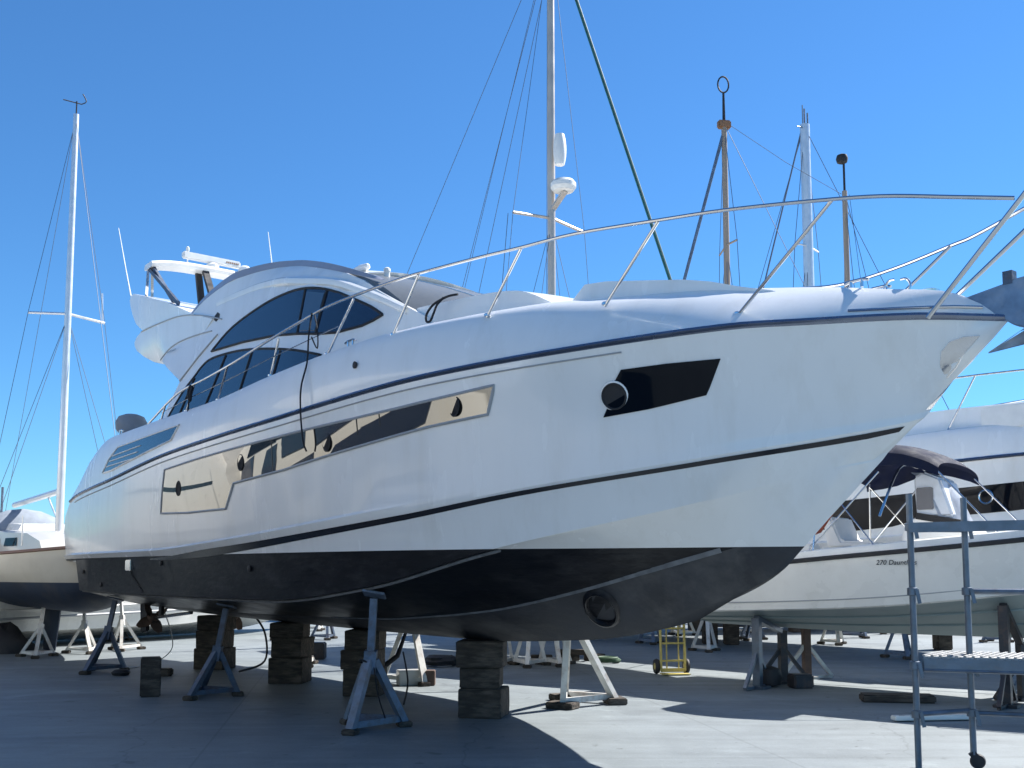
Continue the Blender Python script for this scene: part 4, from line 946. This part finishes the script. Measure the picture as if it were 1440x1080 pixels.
b = NB(); box(b, (1.75, -.75, 1.88), (.55, .4, .34), 0, .03); box(b, (4.95, 0, 1.85), (.6, .8, .3), 0, .04); obj('cool_box', b, 'vinyl', db)
b = NB(); rows = []
for j in range(15):
    u = j / 14; s = 2.15 + 1.62 * u; zt = 3.05 + .40 * math.sin(PI * (.12 + .80 * u)) ** .8
    zt = [3.02, 3.20, 3.31, 3.37, 3.40, 3.42, 3.43, 3.43, 3.42, 3.40, 3.37, 3.33, 3.28, 3.22, 3.12][j]
    dr = [.14, .30, .40, .44, .45, .43, .40, .37, .34, .32, .30, .29, .28, .26, .22][j]
    rows.append([Vector((s, math.cos(q) * 1.0, zt - dr + dr * math.sin(q) ** .45)) for q in [PI * k / 16 for k in range(17)]])
loft(b, rows); bmesh.ops.solidify(b, geom=b.faces[:], thickness=.02); bi = obj('bimini_top', b, 'navy', db)
for sd in (-1, 1):
    for a, c in (((3.0, sd * 1.12, 1.95), (2.2, sd * .98, 2.95)), ((2.0, sd * 1.12, 1.9), (3.0, sd * .98, 3.0)), ((4.5, sd * 1.0, 2.1), (3.72, sd * .96, 3.0)), ((2.2, sd * .98, 3.0), (2.12, sd * 1.15, 1.9))):
        b = NB(); tube(b, [a, c], .012, 6); obj('bimini_tube', b, 'steel', bi)
b = NB(); tube(b, catmull([(3.0, -1.0, 2.4), (3.15, -.6, 3.06), (3.2, 0, 3.12), (3.15, .6, 3.06), (3.0, 1.0, 2.4)], 5), .018, 8); obj('screen_hoop', b, 'steel', db)
b = NB(); tube(b, [(4.95, -.98, 2.18), (5.1, -.95, 2.45), (7.0, -.5, 2.72), (7.9, 0, 2.8), (7.0, .5, 2.72), (5.1, .95, 2.45), (4.95, .98, 2.18)], .016, 8)
tube(b, catmull([(.15, -1.0, 1.72), (.3, -1.05, 2.05), (.8, -1.1, 2.05), (1.1, -1.12, 1.8)], 4), .016, 6); obj('bow_rail', b, 'steel', db)
b = NB(); loft(b, [[(1.95, -1.06, 2.1), (2.2, -1.02, 2.2)], [(2.2, -1.05, 2.5), (2.38, -1.02, 2.45)], [(2.3, -1.04, 2.85), (2.5, -1.02, 2.6)]]); bmesh.ops.solidify(b, geom=b.faces[:], thickness=.02); obj('flag', b, 'red', db)
# props
def prop(base, ztop, m, label, br=.42, hb=.55, ang=0, arm=None, w=.11, mb=None):
    t = thing('boat_stand', label, 'boat stand', (base[0], base[1], 0), ang, 'steel post stands under the motorboat')
    b = NB(); bar(b, (0, 0, .03), (0, 0, ztop), w, w, (1, 0, 0)); obj('post', b, m, t)
    b = NB(); box(b, (0, 0, .02), (.28, .28, .04), 0, .006); obj('base_plate', b, mb or m, t)
    for k in (0, PI):
        b = NB(); bar(b, (0, 0, hb), (br * math.cos(k), br * math.sin(k), .03), .05, .05); obj('brace', b, mb or m, t)
    b = NB(); bar(b, (-br, 0, .03), (br, 0, .03), .05, .04); obj('ground_bar', b, mb or m, t)
    if arm:
        b = NB(); bar(b, (0, 0, ztop), arm, .09, .07); obj('cradle_arm', b, m, t)
    return t
dW = lambda s, y, z=0: Vector((DO.x + s * .788 + y * .616, DO.y - s * .616 + y * .788, z))
def du(s, y):
    h = DV.ray_cast(Vector((s, y, -1)), Vector((0, 0, 1)))[0]; return h.z if h else 1
pa = PI * .0
for s, tag_, mm in ((1.15, 'left', ('galv', 'blacksteel', 'rust')), (4.45, 'right', ('blacksteel', 'blacksteel', 'galv'))):
    for y, mt, lb in ((-.88, mm[0], 'near'), (0, mm[1], 'middle'), (.9, mm[2], 'far')):
        p = dW(s, y); rz = math.atan2(.788, .616)
        loc_arm = (.80, 0, du(s, 0) - .05) if y < -.5 else None
        prop((p.x, p.y), du(s, y) - .05, mt, '%s %s post of the %s-hand row under the beige motorboat' % ({'galv': 'grey steel', 'blacksteel': 'black steel', 'rust': 'rusty brown'}[mt], lb, tag_), .42, .55, rz if y < -.5 else 0.2, loc_arm, mb='whitesteel' if mt == 'rust' else None)
b = NB(); lathe(b, [(.02, 0), (.15, .03), (.18, .14), (.14, .26), (.03, .30)], n=18); o = obj('buoy', b, 'rubber'); o.location = (3.75, 15.35, 0); tag(o, 'round black buoy on the ground by the grey near post', 'buoy')
b = NB(); box(b, (0, 0, .1), (.30, .26, .2), .2, .02); o = obj('crate', b, 'blacksteel'); o.location = (4.15, 15.2, 0); tag(o, 'black box at the foot of the black middle post', 'box')
b = NB(); box(b, (0, 0, .05), (.9, .3, .1), 0, .02); o = obj('timber_beam', b, 'block'); o.location = (4.95, 13.6, 0); o.rotation_euler.z = -.15; tag(o, 'dark timber beam lying on the ground between the scaffold poles', 'timber beam')
b = NB(); box(b, (0, 0, .04), (1.0, .12, .05), 0, .01); o = obj('timber_beam', b, 'gel2'); o.location = (4.75, 11.9, 0); o.rotation_euler.z = .12; tag(o, 'short white plank on the ground behind the scaffold', 'plank')

# ================================================================== second motor yacht, right background
A = R(-48); c_, s_ = math.cos(A), math.sin(A)
y2 = thing('motor_yacht', 'white motor yacht in the right background, dark hull window with round port', 'motor yacht', (1.63, 28.6, 0), A)
b = yacht_hull(cols=48); 
for v in b.verts: v.co.x *= 1.25; v.co.z = v.co.z + (.10 if v.co.z > 2 else 0)
split_waterline(b, 1.6); bmesh.ops.recalc_face_normals(b, faces=b.faces); Y2V = BVHTree.FromBMesh(b)
obj('hull', b, M['gel'], y2, 28, ['anti'])
W2w = [(8.9, 2.50), (9.35, 3.02), (11.0, 3.12), (14.8, 3.35), (14.6, 2.95), (12.5, 2.72), (10.9, 2.62), (10.4, 2.50), (9.4, 2.42)]
w2 = obj('hull_window', patch(W2w, Y2V, .01, .4, -1), 'darkglass', y2, 30)
b = NB(); c = Y2V.ray_cast(Vector((12.1, -8, 2.98)), Vector((0, 1, 0)))[0]; tube(b, [c + Vector((.12 * math.cos(a), -.03, .12 * math.sin(a))) for a in [2 * PI * k / 24 for k in range(24)]], .018, 6, closed=True); obj('porthole_ring', b, 'steel', w2)
b = NB()
for sd in (-1, 1): tube(b, [Vector((s * 1.25, sd * (railB(s) + .02), railZ(s) + .10)) for s in [14.8 * k / 60 for k in range(61)]], .035, 6)
obj('rub_rail', b, 'chrome', y2)
obj('deckhouse', solid([(2.0, 4.0), (2.4, 5.2), (4.5, 5.3), (6.0, 5.1), (8.0, 4.62), (11.5, 4.66), (15.5, 4.62), (16.4, 4.40), (16.5, 4.1)], lambda s, z: (1.55 if s < 13 else 1.55 - .28 * (s - 13)) - .1 * (z - 4), .8, .05, 6, lambda c: c.z > 4.2), 'gel', y2)
b = NB(); box(b, (12.45, -1.60, 4.40), (.9, .05, .42), 0, .02); obj('deck_locker', b, 'vinyl', y2)
RT2 = [(3, 4.8), (6, 4.95), (9, 5.1), (12, 5.2), (15, 5.22), (17.5, 5.2)]
g2 = NB(); 
for sd in (-1, 1):
    tube(g2, catmull([(s, sd * (deckB(s / 1.25) + .03), z) for s, z in RT2], 5), .018, 6)
    for s, z in RT2[1:]: tube(g2, [(s - .05, sd * (deckB(s / 1.25) + .03), z), (s - .6, sd * (deckB(s / 1.25) + .02), deckZ(s / 1.25) + .08)], .015, 6)
obj('guard_rail', g2, 'steel', y2)

# ================================================================== neighbouring yacht on the near side, outside the frame (mirrored in the hull windows)
p = W(-1.2, -7.5); y3 = thing('motor_yacht', 'cream motor yacht alongside, outside the frame, seen only mirrored in the long hull window', 'motor yacht', (p.x, p.y, 0), YR + PI)
b = yacht_hull(cols=40)
for v in b.verts: v.co.z = v.co.z + (.55 * max(0, min(1, (v.co.z - 2) / 1.5)))
split_waterline(b, 1.7); bmesh.ops.recalc_face_normals(b, faces=b.faces); Y3V = BVHTree.FromBMesh(b)
obj('hull', b, M['cream'], y3, 28, ['anti'])
obj('hull_stripe', patch([(0, 3.05), (0, 3.15), (3, 3.3), (6, 3.65), (9, 3.75), (9, 3.62), (6, 3.5), (3, 3.15)], Y3V, .01, .6, -1), 'black', y3)
obj('deckhouse', solid([(2.0, 4.1), (2.6, 5.6), (6.0, 5.7), (9.5, 4.9), (11, 4.4)], lambda s, z: 1.4 - .15 * (z - 4), .8, .05, 6, lambda c: c.z > 4.4), 'gel2', y3)
p = W(-1.0, -8.1); y4 = thing('motor_yacht', 'beige motor yacht with dark panels added for the reflection, outside the frame, mirrored in the forward hull window', 'motor yacht', (p.x, p.y, 0), YR)
for src in (hull, cabin):
    o = src.copy(); C.objects.link(o); o.parent = y4
    o.material_slots[0].link = 'OBJECT'; o.material_slots[0].material = M['cream'] if src is hull else M['gel2']
    for ch in src.children:
        if src is cabin and ch.name.split('.')[0] in ('saloon_window', 'roof_brow', 'fly_deck_overhang', 'windscreen'):
            c = ch.copy(); C.objects.link(c); c.parent = o
for sd in (-1, 1):
    obj('side_panel', patch([(1.2, 3.4), (1.4, 3.72), (9, 3.95), (10.5, 3.9), (9, 3.6)], HV, .02, .4, sd), 'darkglass', y4)
    for pl in ([(-.2, 2.35), (.0, 3.2), (.55, 3.25), (.6, 2.4)], [(.8, 2.9), (.85, 3.3), (1.7, 3.38), (1.6, 2.95)], [(.9, 2.2), (.95, 2.7), (1.35, 2.72), (1.3, 2.2)], [(1.9, 2.3), (2.2, 3.0), (2.5, 3.35), (3.1, 3.4), (2.9, 2.8), (3.3, 2.5), (3.0, 2.3)], [(3.6, 2.2), (3.8, 2.9), (4.9, 3.0), (4.6, 2.3)], [(4.9, 1.95), (5.0, 2.6), (5.8, 3.0), (7.0, 3.15), (8.8, 3.3), (8.8, 2.85), (7.0, 2.75), (6.2, 2.5), (5.8, 1.95)], [(5.0, 3.1), (5.0, 3.4), (6.6, 3.5), (6.6, 3.3)], [(3.3, 3.1), (3.4, 3.45), (4.6, 3.5), (4.5, 3.15)], [(1.7, 1.95), (1.75, 2.25), (3.3, 2.35), (3.3, 2.0)]):
        obj('reflection_panel', patch(pl, HV, .02, .4, sd), 'navygloss', y4)  # panels made up to break up the image mirrored in the long window

# ================================================================== long white boat low on the ground, left background
wb = thing('motorboat', 'long white boat hull low on the ground behind the beige sailing boat', 'motorboat', (-13.3, 21.9, 0), R(50))
b = yacht_hull(cols=40)
for v in b.verts: v.co.z = (v.co.z - .87) * .75 + .03; v.co.x *= .85; v.co.y *= .85
bmesh.ops.recalc_face_normals(b, faces=b.faces); WV = BVHTree.FromBMesh(b); obj('hull', b, 'gel2', wb, 28)
b = NB(); 
for sd in (-1, 1): tube(b, [Vector((s, sd * (railB(s) * .85 + .02), .62 + .02 * s)) for s in [12 * k / 30 for k in range(31)]], .03, 6)
obj('rub_rail', b, 'grey', wb)
obj('cabin', solid([(2, 1.9), (2.5, 2.7), (6, 2.8), (8.5, 2.1)], lambda s, z: 1.2 - .2 * (z - 1.9), .8, .05, 6, lambda c: c.z > 2), 'gel2', wb)
for q, lb in (((-9.45, 25.2), 'thin dark stand against the long white hull'), ((-5.5, 25.3), 'dark stand right of the thin one at the long white hull')):
    jack_stand(q, (q[0] - .1, q[1] + .4, .95), -1.4, 'blacksteel', lb, .3, .4, False, .05)

# ================================================================== far boats in rows on stands
random.seed(11)
far = [(-2, 37, 11, 'dark-bottomed cruiser standing in the yard behind the keel stacks'), (17, 38, 12, 'dark-bottomed cruiser far behind the props of the motorboat'), (30, 41, 12, 'cruiser in the far yard beyond the scaffold'), (-40, 60, 12, 'blue-bottomed far cruiser at the extreme left'), (-3, 47, 11, 'small far cruiser seen under the yacht stern'), (6, 52, 12, 'far cruiser behind the middle of the yacht'), (15, 50, 13, 'far cruiser behind the yellow hand truck'), (24, 46, 12, 'far cruiser behind the beige motorboat'), (34, 50, 13, 'far cruiser beyond the right edge')]
for i, (x, y, L_, lb) in enumerate(far):
    A = R(random.uniform(165, 195))
    t = thing('motorboat', lb, 'motorboat', (x + 5, y, 0), A, 'far boats on the hardstanding')
    if i == 0:
        b = yacht_hull(cols=24)
        for v in b.verts: v.co.x *= .8; v.co.y *= .8; v.co.z = v.co.z * .8
        split_waterline(b, 1.75); ho = obj('hull', b, M['gel2'], t, 28, ['blueanti']); fm = ho.data
        ch = obj('cabin', solid([(2, 2.9), (2.4, 4.2), (5.5, 4.3), (8, 3.3), (9, 2.9)], lambda s, z: 1.2 - .2 * (z - 2.9), .8, .05, 6, lambda c: c.z > 3), 'gel2', t); cm = ch.data
    else:
        for nm, me in (('hull', fm), ('cabin', cm)):
            o = bpy.data.objects.new(nm, me); C.objects.link(o); o.parent = t
    b = NB()
    for sx in (1.5, 5, 8.5): box(b, (sx, 0, .36), (.4, .5, .72))
    obj('keel_blocks', b, 'block', t)
for i, (x, y, mm, lb) in enumerate([(7.35, 24.0, 'whitesteel', 'small white A-frame stand in the distance under the motorboat'), (7.5, 20.3, 'bluesteel', 'blue-grey A-frame stand left of the scaffold, in the middle distance'), (3.2, 24.2, 'bluesteel', 'blue-grey stand left of the yellow hand truck, in the distance'), (4.05, 22.0, 'whitesteel', 'white cluttered stand far behind the grey near post'), (-.6, 24.4, 'whitesteel', 'white stand far off between the second and nearest keel stack')]):
    jack_stand((x, y), (x + .05, y + .1, .95), -1.57, mm, lb, .32, .85, False, .08)
for x, y, h_, lb in ((4.55, 24.2, 1.3, 'dark post far behind, right of the yellow hand truck'), (5.0, 24.0, 1.25, 'second dark post far behind, next to white clutter'), (9.2, 22.5, .9, 'short dark post far off near the scaffold')):
    b = NB(); box(b, (0, 0, h_ / 2), (.32, .32, h_), 0, .02); o = obj('timber_post', b, 'block'); o.location = (x, y, 0); tag(o, lb, 'timber post')

# sheds and trees along the far edge of the yard
for i, (x, y, w_, d_, h_, lb) in enumerate([(-46, 88, 30, 12, 5.2, 'long low white shed at the far left end of the yard'), (-6, 96, 34, 12, 5.6, 'long pale shed far behind the middle of the yacht'), (38, 92, 28, 12, 5.0, 'pale shed at the far right end of the yard')]):
    t = thing('boat_shed', lb, 'shed', (x, y, 0), R(random.uniform(-4, 4)), 'sheds at the far edge of the yard')
    b = NB(); box(b, (0, 0, h_ / 2), (w_, d_, h_)); obj('wall', b, 'gel2', t)
    b = NB(); prism(b, [(-w_ / 2 - .3, h_ + .01), (-w_ / 2 - .3, h_ + .2), (w_ / 2 + .3, h_ + .2), (w_ / 2 + .3, h_ + .01)], -d_ / 2 - .3, d_ / 2 + .3); obj('roof', b, 'grey', t)
    for k in range(5):
        b = NB(); box(b, (-w_ / 2 + (k + .5) * w_ / 5, -d_ / 2 - .02, h_ * .4), (w_ / 8, .06, h_ * .7)); obj('door', b, 'bluesteel', t)
def tree(x, y, H, r, lb):
    t = thing('tree', lb, 'tree', (x, y, 0), 0, 'trees at the far edge of the yard')
    b = NB(); tube(b, [(0, 0, 0), (.1, 0, H * .35), (0, .1, H * .7)], .2, 7, r1=.07)
    for k in range(5): a = k * 1.3; tube(b, [(0, 0, H * .4), (r * .5 * math.cos(a), r * .5 * math.sin(a), H * (.55 + .06 * k))], .08, 5, r1=.03)
    obj('trunk', b, 'block', t)
    b = NB(); cl = [Vector((random.gauss(0, r * .42), random.gauss(0, r * .42), H * random.uniform(.42, .95))) for _ in range(16)]
    for _ in range(1500):
        c = random.choice(cl); p = c + Vector((random.gauss(0, r * .2), random.gauss(0, r * .2), random.gauss(0, H * .055)))
        u = Vector((random.uniform(-1, 1), random.uniform(-1, 1), random.uniform(-1, 1))).normalized(); v = u.cross(Vector((.3, .5, .8))).normalized(); q = random.uniform(.10, .2)
        b.faces.new([b.verts.new(p + u * q), b.verts.new(p + v * q * .6), b.verts.new(p - u * q), b.verts.new(p - v * q * .6)])
    obj('crown', b, 'leaf', t, 0)
for k, (x, y, H, r, lb) in enumerate([(-40, 78, 5.6, 2.4, 'low round tree at the far left, left of the beige sailing boat mast'), (-35.5, 80, 5.0, 2.2, 'small bushy tree far behind the beige sailing boat'), (14, 84, 6.5, 2.6, 'bushy tree far behind the hand truck'), (20, 86, 6, 2.5, 'round tree far behind the motorboat stern'), (26, 83, 6.8, 2.8, 'tall bushy tree far behind the motorboat'), (47, 80, 6.5, 2.8, 'tree at the far right edge of the yard')]): tree(x, y, H, r, lb)

# hand truck
ht = thing('hand_truck', 'yellow two-wheeled hand truck standing upright on the sunlit concrete', 'hand truck', (2.62, 17.15, 0), R(8))
b = NB()
for x in (-.20, .20): tube(b, [(x, 0, .06), (x, .04, 1.0)], .022, 8)
tube(b, [(-.20, .04, 1.0), (0, .04, 1.03), (.20, .04, 1.02)], .022, 8); obj('frame', b, 'yellow', ht)
for z in (.22, .50, .74, .93):
    b = NB(); bar(b, (-.2, .02, z), (.2, .02, z), .03, .03); obj('cross_bar', b, 'yellow', ht)
b = NB()
for x in (-.1, .1): tube(b, [(x, .02, .1), (x, .04, .95)], .013, 6)
obj('inner_rods', b, 'yellow', ht)
b = NB(); box(b, (0, -.1, .02), (.46, .22, .014), 0, .003); box(b, (0, 0, .07), (.42, .02, .06), 0, .004); obj('toe_plate', b, 'yellow', ht)
for sd in (-1, 1):
    b = NB(); lathe(b, [(.06, -.03), (.11, -.035), (.125, 0), (.11, .035), (.06, .03)], (sd * .25, .1, .125), 20, 'X'); wh = obj('wheel', b, 'rubber', ht)
    b = NB(); lathe(b, [(.01, -.035), (.055, -.034), (.055, .034), (.01, .035)], (sd * .25, .1, .125), 14, 'X'); obj('rim', b, 'yellow', wh)
# distant stands scattered in the yard
d0 = jack_stand((2.4, 27.2), (2.45, 27.3, 1.0), -1.5, 'whitesteel', 'distant steel boat stand in the clutter under the far boats', .36, .8, False, .07, group='distant boat stands in the yard')
d1 = jack_stand((-4.6, 25.8), (-4.55, 25.9, 1.05), -1.2, 'navysteel', 'distant steel boat stand in the clutter under the far boats', .36, .7, False, .07, group='distant boat stands in the yard')
for k, (x, y) in enumerate([(-5.6, 29.5), (-2.2, 28.2), (-.9, 30.4), (.9, 28.8), (4.4, 27.4), (5.8, 25.6), (6.3, 28.3), (8.6, 26.4), (10.2, 27.9), (11.4, 24.9), (13.1, 27.0), (3.3, 31.4), (-3.6, 33.0), (9.5, 31.5), (12.6, 30.2)]):
    tree_copy((d0, d1)[k % 2], (x, y, 0), random.uniform(0, 6), 'distant steel boat stand in the clutter under the far boats')
for k, (x, y, h_) in enumerate([(-2.9, 30.6, .75), (.2, 29.6, .8), (5.2, 29.4, .7), (7.9, 28.9, .8), (10.9, 29.4, .75)]):
    b = NB(); box(b, (0, 0, h_ / 2), (.5, .5, h_), 0, .02); box(b, (.02, .03, h_ + .1), (.44, .4, .2), .1, .02); o = obj('block_stack', b, 'block'); o.location = (x, y, 0); tag(o, 'distant dark block stack standing among the far boat stands', 'block stack', 'distant block stacks')
# small ground items
def coil(loc, m, label, cat, R0=.22, n=4, r=.03, name='hose'):
    b = NB(); pts = []
    for k in range(n * 14): a = 2 * PI * k / 14; pts.append((math.cos(a) * (R0 + .02 * math.sin(k)), math.sin(a) * (R0 + .03 * math.cos(k * .7)), r + .5 * r * k / 14))
    tube(b, pts, r, 6); o = obj(name, b, m); o.location = loc; return tag(o, label, cat)
coil((1.75, 19.3, 0), 'green', 'green hose coil in the distance right of the cream A-frame stand', 'hose', .20, 4, .03)
coil((-1.25, 18.6, 0), 'rubber', 'black tyre-like ring lying behind the cream A-frame stand', 'tyre', .22, 3, .06, 'tyre')
b = NB(); box(b, (0, 0, .16), (.38, .3, .32), 0, .02); o = obj('crate', b, 'blacksteel'); o.location = (-3.75, 20.1, 0); tag(o, 'black crate beyond the third keel stack from the bow', 'crate')
b = NB(); lathe(b, [(.02, 0), (.13, .01), (.15, .05), (.10, .09), (.02, .1)], n=16); o = obj('drain_cover', b, 'rubber'); o.location = (-6.3, 17.0, 0); tag(o, 'small dark round weight on the concrete near the stern stand', 'weight')
b = NB()
for k in range(3): box(b, (k * .5 - .5, .1 * k, .06), (.4, .16, .12), .3 * k, .01)
box(b, (.1, .0, .17), (.6, .14, .1), -.1, .01); o = obj('timber_pile', b, 'block'); o.location = (1.05, 19.6, 0); tag(o, 'low heap of dark timber offcuts beyond the cream A-frame stand', 'timber pile')
b = NB(); tube(b, catmull([(-6.2, 18.6, 1.05), (-6.1, 18.8, .6), (-6.15, 19.0, .25), (-6.4, 18.7, .02), (-6.6, 18.0, .02)], 6), .01, 6); o = obj('cable', b, 'whitesteel'); tag(o, 'thin pale cable hanging from under the yacht stern to the ground', 'cable')
b = NB(); tube(b, catmull([(-4.5, 18.2, .95), (-4.3, 18.3, .6), (-4.2, 17.9, .15), (-4.5, 17.4, .02)], 6), .018, 6); o = obj('cable', b, 'rope'); tag(o, 'black cable hanging from the keel between the farthest stacks', 'cable')

# ================================================================== scaffold
sf = thing('scaffold_tower', 'grey tubular steel scaffold tower with grating platform at the right edge', 'scaffold', (3.4, 9.1, 0), R(-14))
SR = Matrix.Rotation(R(14), 3, 'Z')
def sl_(x, y, z): return SR @ Vector((x - 3.4, y - 9.1, z))
P1, P2 = (3.42, 8.95), (3.93, 9.05)
poles = [(P1, 2.335, 0.02), (P2, 2.31, .12), ((5.42, 8.5), 2.3, .12), ((4.95, 8.35), 2.3, .02)]
for (x, y), zt, zb in poles:
    b = NB(); p0 = sl_(x, y, zb); p1 = sl_(x, y, zt); tube(b, [p0, p0.lerp(p1, .5), p1], .027, 12); po = obj('pole', b, 'galv', sf)
    for z in (2.05, 1.5, .88, .47):
        b = NB(); c = sl_(x, y, z); lathe(b, [(.029, -.035), (.044, -.03), (.044, .03), (.029, .035)], c, 12); bar(b, c + Vector((.03, -.04, .02)), c + Vector((.05, -.045, -.10)), .014, .03); obj('coupler', b, 'galv', po)
for x, y in (P2, (5.42, 8.5)):
    b = NB(); c = sl_(x, y, 0); lathe(b, [(.02, -.02), (.055, -.022), (.065, 0), (.055, .022), (.02, .02)], c + Vector((.03, 0, .065)), 18, 'Y'); bar(b, c + Vector((-.02, 0, .14)), c + Vector((.05, 0, .06)), .05, .06); obj('castor', b, 'rubber', sf)
for x, y in (P1, (4.95, 8.35)):
    b = NB(); c = sl_(x, y, .012); box(b, c, (.12, .12, .012), 0, .002); obj('base_plate', b, 'galv', sf)
b = NB(); bar(b, sl_(3.40, 8.93, 2.045), sl_(5.0, 8.33, 2.06), .045, .085, (0, 0, 1)); obj('guard_board', b, 'galv', sf)
b = NB(); tube(b, [sl_(3.42, 8.95, 2.03), sl_(3.93, 9.05, 2.03)], .022, 8); obj('end_rail', b, 'galv', sf)
b = NB(); tube(b, [sl_(3.93, 9.05, 1.50), sl_(5.42, 8.5, 1.50)], .027, 10); obj('rail', b, 'galv', sf)
b = NB(); tube(b, [sl_(3.93, 9.05, .47), sl_(5.42, 8.5, .47)], .022, 10); obj('lower_rail', b, 'galv', sf)
b = NB(); tube(b, [sl_(3.42, 8.95, .47), sl_(3.93, 9.05, .49)], .022, 8); obj('lower_end_rail', b, 'galv', sf)
b = NB()
v = [sl_(3.50, 8.96, .955), sl_(5.0, 8.40, .955), sl_(5.40, 8.95, .955), sl_(3.86, 9.42, .955)]
lo = [q - Vector((0, 0, .02)) for q in v]; A_ = [b.verts.new(q) for q in v]; B_ = [b.verts.new(q) for q in lo]; b.faces.new(A_); b.faces.new(B_[::-1])
for k in range(4): b.faces.new((A_[k], A_[(k + 1) % 4], B_[(k + 1) % 4], B_[k]))
for k in range(26):
    t = k / 25; q0 = v[0].lerp(v[1], t); q1 = v[3].lerp(v[2], t); bar(b, q0 + Vector((0, 0, .005)), q1 + Vector((0, 0, .005)), .022, .014)
obj('platform_grating', b, 'grate', sf)
for a, c in ((0, 1), (3, 2), (0, 3), (1, 2)):
    b = NB(); bar(b, v[a] - Vector((0, 0, .06)), v[c] - Vector((0, 0, .06)), .03, .085, (0, 0, 1)); tube(b, [v[a] - Vector((0, 0, .115)), v[c] - Vector((0, 0, .115))], .017, 8); obj('platform_beam', b, 'galv', sf)

# ================================================================== ground
b = NB(); S_ = 900
# one sheet, denser near the middle so that it stays level and exact
b.faces.new([b.verts.new(p) for p in ((-S_, -S_, 0), (S_, -S_, 0), (S_, S_, 0), (-S_, S_, 0))])
g = obj('ground', b, 'ground', None, 0); g['kind'] = 'structure'; g['label'] = 'pale concrete hardstanding of the boatyard'

# ================================================================== light and camera
sun_dir = Vector((.82, .50, 1.0)).normalized()
w = bpy.data.worlds.new('World'); bpy.context.scene.world = w; w.use_nodes = True
nt = w.node_tree; bg = nt.nodes['Background']
sky = nt.nodes.new('ShaderNodeTexSky'); sky.sky_type = 'NISHITA'; sky.sun_disc = False
sky.sun_elevation = math.asin(sun_dir.z); sky.sun_rotation = math.atan2(sun_dir.x, sun_dir.y)
sky.altitude = 0; sky.air_density = 1.0; sky.dust_density = 0; sky.ozone_density = 8.0
tint = nt.nodes.new('ShaderNodeMixRGB'); tint.blend_type = 'MULTIPLY'; tint.inputs['Fac'].default_value = 1; tint.inputs['Color2'].default_value = (.56, .88, 1.03, 1)
nt.links.new(sky.outputs['Color'], tint.inputs['Color1']); nt.links.new(tint.outputs['Color'], bg.inputs['Color']); bg.inputs['Strength'].default_value = .0715
l = bpy.data.lights.new('sun', 'SUN'); l.energy = 5; l.angle = R(.5); l.color = (1, .965, .92)
lo_ = bpy.data.objects.new('sun', l); C.objects.link(lo_); lo_.rotation_euler = (-sun_dir).to_track_quat('-Z', 'Y').to_euler(); lo_.location = (0, 0, 40)
cam = bpy.data.cameras.new('camera'); co = bpy.data.objects.new('camera', cam); C.objects.link(co)
cam.sensor_width = 36; cam.lens = 36.6; cam.shift_y = .0847; cam.clip_end = 3000; cam.clip_start = .1
co.location = (0, 0, 1.678); co.rotation_euler = (PI / 2 + R(5.4824), 0, 0)
sc = bpy.context.scene; sc.camera = co
sc.view_settings.view_transform = 'Standard'; sc.view_settings.look = 'None'; sc.view_settings.gamma = 1; sc.view_settings.exposure = 1.25
